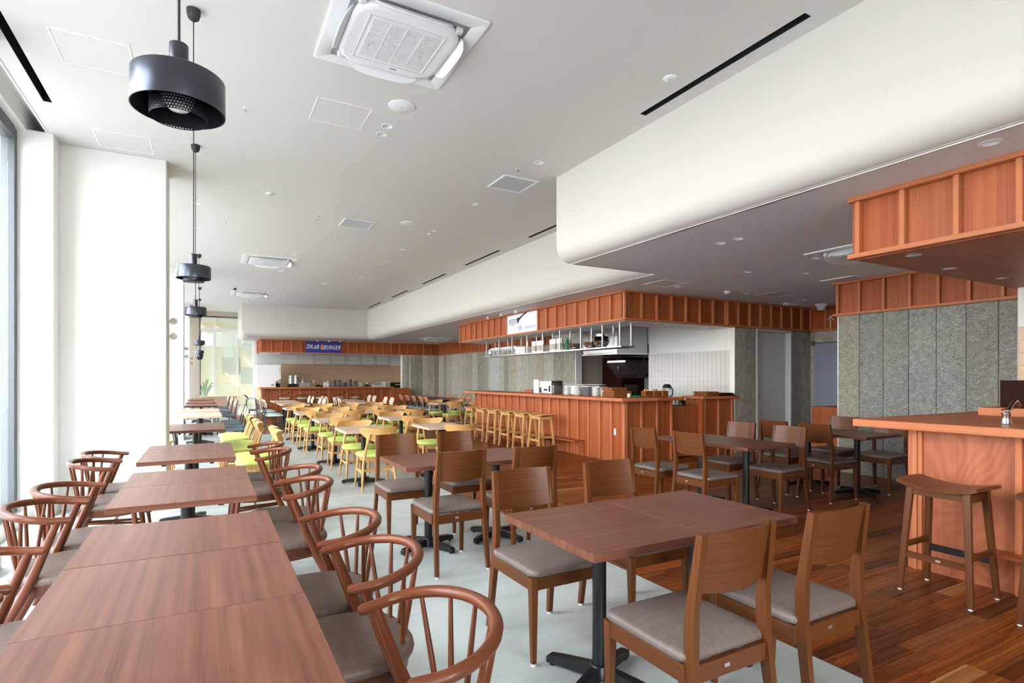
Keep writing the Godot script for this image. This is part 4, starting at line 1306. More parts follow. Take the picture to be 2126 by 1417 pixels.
	for e in [[1.91, 15.15], [1.91, 16.95], [3.68, 15.15], [3.68, 16.95]]:
		for s in [-0.305, 0.305]:
			mk += 1
			var mw: String = "%s row, %s toward the rear bar" % [["window-side", "kitchen-side"][mk / 4], ORD[mk % 4]]
			place_table("tm", 0.66, 0.605, M.oak, "pale oak table among mint chairs, " + mw, e[0], e[1] + s, "oak tables near the rear counter")
			place("mint", mint, "metal_chair", "mint-seat metal chair facing the kitchen, " + mw, "chair", P(e[0] - 0.47, 0, e[1] + s), E_, "mint chairs facing the kitchen side")
			place("mint", mint, "metal_chair", "mint-seat metal chair facing the windows, " + mw, "chair", P(e[0] + 0.5, 0, e[1] + s), W_, "mint chairs facing the windows")
	# long walnut communal table
	var ct := thing("communal_table", "long dark walnut communal table by the grey board wall", "table", P(6.24, 0, 16.9), 0.0)
	var st := mb()
	box(st, Vector3(0, 0.725, 0), Vector3(0.86, 0.035, 3.5), 0.002, 2); part(st, "table_top", M.walnut2, ct)
	for z in [-1.64, 0.05, 1.62]:
		for x in [-0.2, 0.2]:
			st = mb(); box(st, Vector3(x, 0.355, z), Vector3(0.05, 0.70, 0.05), 0.003, 1); part(st, "leg", M.black, ct)
	st = mb(); box(st, Vector3(0, 0.68, 0), Vector3(0.44, 0.05, 3.3)); part(st, "frame", M.black, ct)
	var rect := func(t): make_metal_chair(t, M.mint, M.backwood, false)
	var rk := -1
	for d in [15.45, 15.9, 16.55, 17.15, 17.85]:
		rk += 1
		place("rect", rect, "metal_chair", "square wooden back metal chair, communal table window side, %s from the counter" % ORD[rk], "chair", P(5.78, 0, d), E_, "communal table chairs, window side")
		place("rect", rect, "metal_chair", "square wooden back metal chair, communal table wall side, %s from the counter" % ORD[rk], "chair", P(6.7, 0, d - 0.1), W_, "communal table chairs, wall side")
	# bar stools
	for i in 6:
		place("ystool", func(t): make_saddle_stool(t, M.honey), "bar_stool", "honey saddle bar stool, %s from the long counter's corner" % ORD[i], "stool", P(5.36, 0, 8.70 + i * 0.585), E_, "honey bar stools at the long counter")
	for d in [1.765, 1.16]:
		place("bstool", func(t): make_saddle_stool(t, M.beech), "bar_stool", "dark brown saddle stool by the corner of the grained bar" if d > 1.5 else "dark brown saddle stool, next from the grained bar corner", "stool", P(4.09, 0, d), E_, "brown bar stools")
	var li := -1
	for px in [590.0, 626.5, 665.0, 702.0, 738.0, 772.0]:
		li += 1
		place("loop", make_loop_stool, "loop_back_stool", "loop-back mint stool, %s from the slatted end of the rear bar" % ORD[li], "stool", P(XD(px, 20.9), 0, 20.9), N_, "loop back stools at the rear counter")
	place("loop", make_loop_stool, "loop_back_stool", "black metal bar stool with mint seat near the end glazing", "stool", P(1.36, 0, 21.9), E_)
	place("loop", make_loop_stool, "loop_back_stool", "black metal bar stool with mint seat at the tiled counter side", "stool", P(1.32, 0, 21.25), E_)
# ---- counters, canopies and what stands on them ----
func text(called: String, s: String, size: float, mat: Material, parent: Node3D, at: Transform3D, serif := false, weight := 700, italic := false) -> MeshInstance3D:
	var tm := TextMesh.new()
	var sf := SystemFont.new()
	sf.font_names = PackedStringArray(["Droid Serif" if serif else "Droid Sans"])
	sf.font_weight = weight
	sf.font_italic = italic
	tm.text = s; tm.font = sf; tm.font_size = 48; tm.pixel_size = size / 36.0; tm.depth = 0.004
	var o := piece(tm, called, mat, parent)
	o.transform = at
	return o
func build_long_counter() -> void:
	var c := thing("bar_counter", "long orange timber bar front with vertical battens, honey stools before it", "counter")
	panelled(c, P(5.81, 0, 12.5), Vector3(0, 0, 1), 5.6, 0.0, 1.0, 0.311, 0.03, 0.0)
	panelled(c, P(5.81, 0, 6.9), Vector3(1, 0, 0), 1.0, 0.0, 1.0, 0.3, 0.03, 0.0)
	var st := mb(); slab(st, 5.83, 5.95, 0, 1.0, 6.93, 12.5); slab(st, 5.95, 6.8, 0, 1.0, 6.93, 7.1); slab(st, 5.82, 6.7, 0, 1.0, 12.45, 12.51, 0.0, 1); part(st, "core", M.cherry2, c)
	st = mb(); slab(st, 5.775, 5.84, 0.0, 1.0, 6.865, 6.93, 0.003, 1); part(st, "corner_post", M.cherry_edge, c)
	st = mb(); slab(st, 5.80, 5.809, 0.43, 0.55, DX(1279, 5.8), DX(1273.5, 5.8), 0.002); var so := part(st, "socket_plate", M.alu, c)
	st = mb(); slab(st, 5.797, 5.80, 0.45, 0.53, DX(1278, 5.8), DX(1275.5, 5.8)); part(st, "socket", M.white, so)
	st = mb()   # foot shelf on brackets
	slab(st, 5.59, 5.80, 0.245, 0.27, 7.98, 12.4, 0.002)
	part(st, "foot_shelf", M.cherry2, c)
	for d in [8.0, 9.3, 10.6, 11.9]:
		st = mb()
		var poly := PackedVector2Array([Vector2(0, 0), Vector2(0, 0.24), Vector2(-0.2, 0.24), Vector2(-0.2, 0.21)])
		for i in 6:
			var a := PI / 2 * i / 5.0
			poly.append(Vector2(-0.17 + 0.13 * sin(a), 0.20 - 0.2 * (1.0 - cos(a))))
		extrude(st, poly, -d - 0.015, -d + 0.015, Transform3D(Basis(), Vector3(5.80, 0, 0)))
		part(st, "bracket", M.cherry_edge, c)
	var wt := thing("worktop", "orange timber worktop of the long bar counter", "worktop")
	st = mb(); slab(st, 5.53, 6.25, 1.0, 1.05, 6.62, 12.66, 0.003, 2); part(st, "front_board", M.cherry_edge, wt)
	st = mb(); slab(st, 6.252, 6.82, 1.0, 1.05, 6.62, 7.25, 0.003, 0); part(st, "end_board", M.cherry, wt)
	st = mb(); slab(st, 6.3, 6.9, 0.85, 0.89, 7.3, 12.4, 0.002); slab(st, 6.3, 6.85, 0.0, 0.85, 7.3, 12.4); tag(part(st, "back_counter", M.steel, self), "low steel work counter behind the timber bar", "counter")
	# gate and end pier
	var g := thing("counter_gate", "plain low timber gate between bar end and pier", "gate")
	st = mb(); slab(st, 6.82, 7.48, 0.02, 0.88, 6.98, 7.02, 0.002, 1); part(st, "gate_leaf", M.cherry, g)
	var e := thing("counter_pier", "timber pier with battens at the kitchen entrance", "pier")
	st = mb(); slab(st, 7.52, 8.28, 0, 1.0, 6.93, 7.25); slab(st, 7.5, 7.56, 0, 1.0, 6.87, 7.25, 0.002, 1); part(st, "body", M.cherry2, e)
	panelled(e, P(7.56, 0, 6.9), Vector3(1, 0, 0), 0.72, 0.0, 1.0, 0.36, 0.03, 0.0)
	st = mb(); slab(st, 7.42, 8.34, 1.0, 1.045, 6.78, 7.28, 0.003, 0); part(st, "cap", M.cherry_edge, e)
	# canopy
	var k := struct_node("trim_8", "orange timber canopy fascia over the long counter")
	panelled(k, P(5.81, 0, 13.44), Vector3(0, 0, 1), 6.54, FB, SO, 0.327, 0.04, 0.03, false, Vector2(13.44 - 10.79, 13.44 - 9.5))
	panelled(k, P(5.81, 0, 6.9), Vector3(1, 0, 0), 2.3, FB, SO, 0.322, 0.04, 0.03)
	st = mb(); slab(st, 5.77, 5.86, FB, SO, 6.86, 6.95, 0.002, 1); part(st, "corner_post", M.cherry_edge, k)
	st = mb(); slab(st, 5.83, 6.52, FB - 0.005, FB + 0.03, 6.92, 13.42); slab(st, 6.52, 8.35, FB - 0.005, FB + 0.03, 6.92, 7.6)
	slab(st, 6.5, 6.52, FB, SO, 7.6, 13.42); slab(st, 6.52, 8.35, FB, SO, 7.58, 7.6); slab(st, 5.83, 6.52, FB, SO, 13.40, 13.43); part(st, "underside", M.paint, k)
	# sign of the pasta counter
	var sg := thing("shop_sign", "white sign with fork and pasta drawing on the timber canopy", "sign")
	var d0 := 10.77
	var d1 := 9.52
	st = mb(); slab(st, 5.765, 5.80, FB + 0.035, SO - 0.035, d1, d0, 0.002); part(st, "panel", M.sign_white, sg)
	var bs := Basis(Vector3(0, 0, 1), Vector3.UP, Vector3(-1, 0, 0))   # local x runs left to right on the sign, z out of it
	var at := func(u: float, v: float) -> Vector3: return Vector3(5.7635, FB + 0.035 + v * 0.4, -d0 + u * (d0 - d1))
	var q := func(pl: Array) -> PackedVector2Array:
		var o := PackedVector2Array()
		for p in pl: o.append(Vector2(p[0] * (d0 - d1), p[1] * 0.4))
		return o
	st = mb()
	extrude(st, q.call([[0.335, 0.80], [0.43, 0.815], [0.55, 0.93], [0.60, 1.0], [0.72, 1.0], [0.60, 0.90], [0.50, 0.78], [0.43, 0.64], [0.385, 0.50], [0.365, 0.52]]), 0, 0.002, Transform3D(bs, at.call(0, 0)))
	part(st, "fork_print", M.ink, sg)
	st = mb()
	var r2 := RandomNumberGenerator.new()
	r2.seed = 5
	for i in 16:
		var u := lerpf(0.075, 0.34, i / 15.0)
		var h := 0.15 * sqrt(maxf(0.05, 1.0 - pow((i - 7.5) / 8.5, 2.0)))
		tube(st, smooth([at.call(u, 0.60 - h * 1.2), at.call(u - 0.012, 0.60), at.call(u + 0.006, 0.62 + h)], 4), 0.0022, 4, false)
		tube(st, smooth([at.call(u - 0.02, 0.60 + h), at.call(u, 0.64 + h), at.call(u + 0.02, 0.60 + h)], 3), 0.0022, 4, false)
	for pth in [[[0.10, 0.42], [0.12, 0.25], [0.15, 0.22], [0.17, 0.30]], [[0.15, 0.22], [0.14, 0.1], [0.14, 0.0]], [[0.31, 0.40], [0.32, 0.25], [0.30, 0.14], [0.27, 0.13], [0.275, 0.18], [0.29, 0.16]], [[0.06, 0.38], [0.05, 0.34], [0.07, 0.30]]]:
		var pp: Array = []
		for p in pth: pp.append(at.call(p[0], p[1]))
		tube(st, smooth(pp, 4), 0.0022, 4, false)
	part(st, "pasta_print", M.ink_soft, sg)
	text("lettering", "(IB)", 0.075, M.ink_soft, sg, Transform3D(bs, at.call(0.46, 0.24)), true, 400)
	text("lettering", "VERA PASTA", 0.06, M.ink_blue, sg, Transform3D(bs, at.call(0.79, 0.23)), false, 400)
	st = mb(); box(st, at.call(0.46, 0.43), Vector3(0.002, 0.004, 0.13)); part(st, "overline", M.ink_soft, sg)
	for u in [0.02, 0.27, 0.52]:
		place("spot", func(t):
			var s5 := mb(); lathe(s5, [Vector2(0.0, -0.05), Vector2(0.035, -0.05), Vector2(0.028, 0.0), Vector2(0.0, 0.0)], 12); part(s5, "head", M.white, t), "spot_light", "small white spotlight shining at the pasta sign", "spotlight", P(5.55, SO, 11.35 - u * 2.6), 0.0, "spotlights at the pasta sign")
	# hanging shelf
	var sh := thing("hanging_shelf", "steel shelf hung on posts under the timber canopy", "shelf")
	st = mb(); slab(st, 5.9, 6.2, 1.865, 1.89, 7.1, 12.25, 0.002); part(st, "shelf_board", M.steel, sh)
	for x in [5.93, 6.17]:
		for d in [12.14, 11.48, 10.84, 10.185, 9.556, 8.93, 8.25, 7.62, 7.16]:
			st = mb(); slab(st, x - 0.012, x + 0.012, 1.89, FB, d - 0.012, d + 0.012); part(st, "post", M.alu, sh)
	var y := 1.892
	var bt := func(t):
		var s5 := mb(); lathe(s5, [Vector2(0, 0), Vector2(0.038, 0), Vector2(0.038, 0.19), Vector2(0.03, 0.215), Vector2(0.014, 0.245), Vector2(0.014, 0.3), Vector2(0, 0.3)], 14); part(s5, "glass", M.bottle, t)
		s5 = mb(); lathe(s5, [Vector2(0.0385, 0.05), Vector2(0.0385, 0.15)], 14); part(s5, "paper_label", M.paper, t)
	place("wine", bt, "wine_bottle", "dark wine bottle with white label at the shelf end", "bottle", P(6.0, y, 12.08))
	var gl := func(t):
		var s5 := mb(); lathe(s5, [Vector2(0, 0.0), Vector2(0.035, 0.0), Vector2(0.034, 0.004), Vector2(0.004, 0.01), Vector2(0.004, 0.08), Vector2(0.03, 0.1), Vector2(0.04, 0.14), Vector2(0.034, 0.185), Vector2(0.033, 0.185), Vector2(0.038, 0.14), Vector2(0.028, 0.103), Vector2(0, 0.09)], 12); part(s5, "bowl_and_stem", M.clear, t)
	for i in 26:
		place("glass", gl, "wine_glass", "clear wine glass on the hanging steel shelf", "glass", P(5.99 + 0.09 * (i % 2), y, 12.0 - (i / 2) * 0.0985), 0.0, "wine glasses on the hanging shelf")
	for i in 4:
		st = mb(); slab(st, 5.95, 6.15, y + (i % 2) * 0.075, y + 0.07 + (i % 2) * 0.075, 10.55 - (i / 2) * 0.22, 10.75 - (i / 2) * 0.22, 0.004)
		tag(part(st, "box", M.paper, self), "white carton on the hanging shelf beside the glasses", "box", "white cartons on the shelf")
	var can := func(t):
		var s5 := mb(); lathe(s5, [Vector2(0, 0), Vector2(0.055, 0), Vector2(0.055, 0.2), Vector2(0.057, 0.2), Vector2(0.057, 0.235), Vector2(0, 0.235)], 18); part(s5, "can", M.chrome, t)
		s5 = mb(); lathe(s5, [Vector2(0.0555, 0.03), Vector2(0.0555, 0.15)], 18); part(s5, "wrap", M.taupe_wall, t)
	for i in 7:
		place("can", can, "canister", "shiny tin canister on the hanging shelf", "canister", P(6.03 + 0.04 * (i % 2), y, [10.06, 9.93, 9.78, 9.43, 9.30, 9.17, 9.05][i]), 0.0, "tin canisters on the shelf")
	var bw := func(t):
		var s5 := mb(); lathe(s5, [Vector2(0, 0), Vector2(0.07, 0.002), Vector2(0.12, 0.05), Vector2(0.145, 0.11), Vector2(0.15, 0.112), Vector2(0.138, 0.105), Vector2(0.11, 0.05), Vector2(0.06, 0.01), Vector2(0, 0.008)], 20); part(s5, "bowl", M.chrome, t)
	for e2 in [[8.58, 0.0], [8.08, 0.0], [7.78, 0.0], [7.78, 0.04], [7.78, 0.08]]:
		place("sbowl", bw, "mixing_bowl", "polished steel mixing bowl on the hanging shelf", "bowl", P(6.03, y + e2[1], e2[0]), 0.0, "steel bowls on the shelf")
	st = mb(); lathe(st, [Vector2(0, 0.12), Vector2(0.1, 0.11), Vector2(0.1, 0.17), Vector2(0.05, 0.19), Vector2(0, 0.19)], 20, Transform3D(Basis(), P(6.03, y + 0.06, 7.78))); tag(part(st, "steel_pot", M.chrome, self), "small steel pot on top of the stacked bowls", "pot")
	st = mb(); lathe(st, [Vector2(0, 0), Vector2(0.035, 0), Vector2(0.035, 0.17), Vector2(0.015, 0.2), Vector2(0.012, 0.24), Vector2(0, 0.24)], 14, Transform3D(Basis(), P(6.0, y, 8.80))); tag(part(st, "squeeze_bottle", M.green, self), "green topped bottle on the hanging shelf", "bottle")
	st = mb(); lathe(st, [Vector2(0, 0), Vector2(0.05, 0), Vector2(0.05, 0.15), Vector2(0.045, 0.16), Vector2(0, 0.16)], 14, Transform3D(Basis(), P(6.02, y, 7.4))); tag(part(st, "glass_jar", M.clear, self), "clear glass jar between steel bowls on the shelf", "jar")
	# on the worktop
	var t0 := 1.051
	var cup := func(t):
		var s5 := mb(); lathe(s5, [Vector2(0, 0), Vector2(0.045, 0), Vector2(0.047, 0.004), Vector2(0.074, 0.014), Vector2(0.079, 0.0222), Vector2(0.076, 0.0222), Vector2(0.06, 0.01), Vector2(0, 0.006)], 20); part(s5, "bowl", M.china, t)
	for s in 4:
		var px: float = [1178.0, 1198.5, 1237.0, 1254.0][s]
		for i in [7, 8, 7, 7][s]:
			place("bowl", cup, "soup_bowl", "white bowl in the stack " + ["beside the chrome coffee machine", "next to the lilac grey bowls, coffee machine side", "just past the lilac grey bowls", "against the acacia trays"][s], "bowl", P(5.86, t0 + i * 0.0225, DX(px, 5.86)), 0.0, "white bowls stacked on the long counter")
	for i in 10:
		place("lilac", func(t):
			var s5 := mb(); lathe(s5, [Vector2(0, 0), Vector2(0.05, 0), Vector2(0.084, 0.004), Vector2(0.098, 0.0152), Vector2(0.095, 0.0152), Vector2(0.07, 0.006), Vector2(0, 0.005)], 22); part(s5, "bowl", M.china_lilac, t), "soup_bowl", "lilac grey bowl in the stack between white bowls", "bowl", P(5.92, t0 + i * 0.0155, DX(1219.5, 5.92)), 0.0, "lilac grey bowls stacked")
	for i in 3:
		place("platter", func(t):
			var s5 := mb(); lathe(s5, [Vector2(0, 0), Vector2(0.1, 0), Vector2(0.17, 0.02), Vector2(0.17, 0.025), Vector2(0.1, 0.008), Vector2(0, 0.008)], 26); part(s5, "plate", M.china, t), "serving_plate", "wide white plate behind the bowl stacks", "plate", P(6.12, t0 + 0.17, 8.75 - i * 0.36), 0.0, "wide white plates")
	st = mb(); slab(st, 6.03, 6.22, t0, t0 + 0.168, 7.85, 8.93, 0.003); tag(part(st, "plate_rack", M.steel, self), "low steel rack carrying wide plates behind the bowls", "rack")
	for i in 6:
		st = mb()
		var d := DX(1274.0 - (4.0 if i > 3 else 0.0), 5.9)
		slab(st, 5.75, 6.12 - 0.05 * (i / 4), t0 + i * 0.026, t0 + i * 0.026 + 0.023, d - 0.2, d + 0.12 - 0.03 * (i / 3), 0.006, 2, Vector2(i * .3, i * .2))
		tag(part(st, "wooden_tray", M.acacia, self), "dark acacia wooden tray stacked on the counter corner", "tray", "acacia trays stacked on the counter")
	# chrome machine and white box
	var cm := thing("coffee_machine", "chrome coffee machine on the long counter", "machine", P(5.98, t0, DX(1144, 5.98)))
	st = mb(); box(st, Vector3(0, 0.13, 0), Vector3(0.28, 0.26, 0.42), 0.01); part(st, "body", M.chrome, cm)
	st = mb(); box(st, Vector3(-0.141, 0.08, 0.02), Vector3(0.004, 0.035, 0.12)); part(st, "display", M.matt_black, cm)
	st = mb(); box(st, Vector3(-0.142, 0.1, 0.17), Vector3(0.004, 0.12, 0.06)); part(st, "opening", M.matt_black, cm)
	st = mb(); box(st, Vector3(-0.142, 0.07, -0.17), Vector3(0.006, 0.1, 0.05)); part(st, "spout", M.matt_black, cm)
	st = mb(); slab(st, 5.95, 6.15, t0, t0 + 0.28, DX(1122, 6.0), DX(1113, 6.0) + 0.02, 0.004); tag(part(st, "white_box", M.paper, self), "upright white box beside the chrome coffee machine", "box")
	st = mb(); slab(st, 6.1, 6.2, t0, t0 + 0.06, 10.25, 10.6, 0.003); tag(part(st, "timber_riser", M.cherry, self), "small timber block on the counter behind the coffee machine", "block")
	# tills and condiment boxes at the bar end
	var mo := thing("till_screen", "black till screen on the counter end", "screen", P(6.28, t0, DX(1312, 6.28)))
	st = mb(); box(st, Vector3(0, 0.115, 0), Vector3(0.26, 0.17, 0.025), 0.004, 0, Vector2.ZERO, Transform3D(Basis(Vector3.RIGHT, -0.15), Vector3.ZERO)); part(st, "panel", M.matt_black, mo)
	st = mb(); box(st, Vector3(0, 0.012, 0), Vector3(0.14, 0.024, 0.12), 0.003); part(st, "stand", M.matt_black, mo)
	for i in 3:
		var b := thing("condiment_box", "small timber box holding gold topped shakers on the bar end", "box", P(6.30 + i * 0.17, t0, 6.95 - i * 0.02), 0.1, "timber condiment boxes")
		st = mb(); box(st, Vector3(0, 0.05, 0), Vector3(0.13, 0.1, 0.1), 0.003, 0); part(st, "body", M.acacia, b)
		for x in [-0.03, 0.03]:
			st = mb(); lathe(st, [Vector2(0.0, 0.1), Vector2(0.018, 0.1), Vector2(0.02, 0.12), Vector2(0.012, 0.13), Vector2(0.0, 0.132)], 10, Transform3D(Basis(), Vector3(x, 0, 0))); part(st, "shaker_top", M.gold, b)
	st = mb(); lathe(st, [Vector2(0, 0), Vector2(0.025, 0), Vector2(0.03, 0.06), Vector2(0.027, 0.06), Vector2(0.022, 0.005), Vector2(0, 0.005)], 14, Transform3D(Basis(), P(5.98, t0, 7.0))); tag(part(st, "white_cup", M.china, self), "small white cup beside the acacia trays", "cup")
	st = mb(); slab(st, 6.05, 6.18, t0, t0 + 0.03, 6.92, 7.02, 0.003); tag(part(st, "sauce_packets", M.green, self), "green pack lying on the bar end", "packet")
	var pp := thing("pump_bottle", "white pump bottle with black head beside the till screen", "bottle", P(5.98, t0, 7.18))
	st = mb(); lathe(st, [Vector2(0, 0), Vector2(0.025, 0), Vector2(0.025, 0.11), Vector2(0.01, 0.13), Vector2(0, 0.13)], 14); part(st, "body", M.china, pp)
	st = mb(); lathe(st, [Vector2(0, 0.13), Vector2(0.008, 0.13), Vector2(0.008, 0.16), Vector2(0, 0.16)], 8); box(st, Vector3(-0.015, 0.165, 0), Vector3(0.05, 0.012, 0.016)); part(st, "pump", M.matt_black, pp)
	var bl := thing("blender", "black and clear blender beside the tiled kitchen wall", "blender", P(7.15, 0.895, 7.35))
	st = mb(); lathe(st, [Vector2(0, 0), Vector2(0.08, 0), Vector2(0.07, 0.1), Vector2(0.05, 0.13), Vector2(0, 0.13)], 16); part(st, "base", M.matt_black, bl)
	st = mb(); lathe(st, [Vector2(0.05, 0.13), Vector2(0.075, 0.3), Vector2(0.07, 0.3), Vector2(0.045, 0.13)], 16); part(st, "jug", M.clear, bl)
	st = mb(); lathe(st, [Vector2(0, 0.36), Vector2(0.04, 0.36), Vector2(0.07, 0.33), Vector2(0.078, 0.29), Vector2(0, 0.29)], 16); part(st, "lid", M.matt_black, bl)
	st = mb(); tube(st, smooth([Vector3(0.07, 0.28, 0), Vector3(0.13, 0.27, 0), Vector3(0.125, 0.16, 0), Vector3(0.06, 0.15, 0)], 4), 0.01, 6); part(st, "handle", M.matt_black, bl)
	st = mb(); slab(st, 6.9, 8.3, 0.82, 0.893, 7.3, 8.6, 0.002); slab(st, 6.9, 8.3, 0, 0.82, 7.32, 8.6); tag(part(st, "side_counter", M.steel, self), "steel side counter below the white tiled wall", "counter")
	st = mb(); lathe(st, [Vector2(0, 0), Vector2(0.045, 0), Vector2(0.05, 0.16), Vector2(0, 0.16)], 14, Transform3D(Basis(), P(6.98, 0.895, 7.6))); tag(part(st, "white_canister", M.china, self), "white canister behind the blender", "canister")
	var pn := thing("stock_pots", "steel pan with black lid knob on the side counter", "pan", P(7.55, 0.895, 7.4))
	st = mb(); lathe(st, [Vector2(0, 0), Vector2(0.12, 0), Vector2(0.13, 0.07), Vector2(0.08, 0.085), Vector2(0, 0.09)], 20); part(st, "body", M.chrome, pn)
	st = mb(); lathe(st, [Vector2(0, 0.09), Vector2(0.02, 0.09), Vector2(0.025, 0.12), Vector2(0, 0.125)], 10); part(st, "knob", M.matt_black, pn)
	for i in 5:
		st = mb(); slab(st, 7.6 + 0.03 * (i % 2) + (0.0 if i < 3 else 0.36), 7.9 + 0.05 * (i % 2) + (0.0 if i < 3 else 0.38), 1.046 + (i % 3) * 0.027, 1.046 + (i % 3) * 0.027 + 0.024, 6.86, 7.18, 0.006, 0, Vector2(i * .2, 0))
		tag(part(st, "wooden_tray", M.acacia if i < 3 else M.brown_dark, self), ("acacia tray stacked on the timber pier" if i < 3 else "black brown tray stacked on the timber pier"), "tray", ("acacia trays on the pier" if i < 3 else "dark trays on the pier"))
	build_inner_kitchen()

func build_inner_kitchen() -> void:
	var wk := struct_node("wall_inner_kitchen", "dim inner kitchen seen past the counter")
	var st := mb()
	slab(st, 11.0, 11.1, 0, SO, 7.06, 12.2); slab(st, 8.55, 11.1, 0, SO, 12.1, 12.2); part(st, "plaster", M.taupe_wall, wk)
	var hd := thing("kitchen_hood", "large stainless extractor hood in the kitchen", "hood")
	st = mb(); slab(st, 7.5, 8.34, 1.90, 2.62, 9.16, 10.35, 0.004); part(st, "canopy", M.steel, hd)
	st = mb(); slab(st, 7.48, 8.36, 1.86, 1.90, 9.14, 10.37, 0.003); part(st, "lip", M.chrome, hd)
	var ov := thing("grill_oven", "stainless salamander grill with slanted side in the kitchen", "oven", P(8.75, 1.36, 10.2))
	st = mb(); extrude(st, PackedVector2Array([Vector2(-0.42, 0.36), Vector2(0.3, 0.36), Vector2(0.3, 0.0), Vector2(-0.1, 0.0)]), -0.35, 0.3, Transform3D(Basis(), Vector3.ZERO)); part(st, "body", M.steel, ov)
	st = mb(); box(st, Vector3(-0.06, 0.385, 0), Vector3(0.72, 0.05, 0.65), 0.003); part(st, "shelf", M.steel, ov)
	st = mb(); tube(st, smooth([Vector3(-0.36, 0.28, 0.1), Vector3(-0.44, 0.26, 0.1), Vector3(-0.4, 0.13, 0.1), Vector3(-0.28, 0.16, 0.1)], 4), 0.012, 6); part(st, "handle", M.chrome, ov)
	st = mb(); lathe(st, [Vector2(0, 0), Vector2(0.03, 0), Vector2(0.03, 0.03), Vector2(0, 0.03)], 12, Transform3D(Basis(Vector3.RIGHT, PI / 2), Vector3(0.22, 0.08, 0.3))); part(st, "knob", M.matt_black, ov)
	var fr := thing("fridge", "tall dark fridge at the back of the kitchen", "fridge", P(9.9, 0, 11.5))
	st = mb(); box(st, Vector3(0, 0.95, 0), Vector3(1.3, 1.9, 0.8), 0.006); part(st, "cabinet", M.brown_dark, fr)
	st = mb(); box(st, Vector3(0.0, 0.95, 0.402), Vector3(0.006, 1.8, 0.004)); part(st, "door_gap", M.matt_black, fr)
	st = mb(); box(st, Vector3(0.2, 1.25, 0.404), Vector3(0.2, 0.4, 0.003)); tag(part(st, "notice", M.paper, self), "white notice sheet on the dark fridge", "notice")
	get_node("notice").position = P(9.9, 0, 11.5)
	st = mb(); slab(st, 8.6, 10.9, 0, 0.85, 9.2, 10.4, 0.003); tag(part(st, "steel_range", M.steel, self), "steel cooking range under the hood", "range")
	for i in 2:
		var b := thing("squeeze_bottle", "white squeeze bottle with red nozzle behind the plates", "bottle", P(8.62 + i * 0.13, 0.852, 9.5), 0.0, "red nozzle squeeze bottles")
		st = mb(); lathe(st, [Vector2(0, 0), Vector2(0.03, 0), Vector2(0.03, 0.14), Vector2(0.02, 0.16), Vector2(0, 0.16)], 12); part(st, "body", M.china, b)
		st = mb(); lathe(st, [Vector2(0.02, 0.16), Vector2(0.006, 0.22), Vector2(0, 0.22)], 10); part(st, "nozzle", M.red, b)
	st = mb(); slab(st, 8.36, 8.36 + 0.02, 1.35, 1.86, 11.88, 12.1, 0.003); tag(part(st, "wall_heater", M.beadwhite, self), "cream wall box at the kitchen opening", "wall box")
	st = mb(); tube(st, smooth([P(8.2, 1.85, 9.12), P(8.12, 1.6, 9.1), P(7.75, 1.45, 9.08), P(7.5, 1.44, 9.1)], 5), 0.01, 6); tag(part(st, "hose", M.rubber, self), "black hose hanging below the hood", "hose")

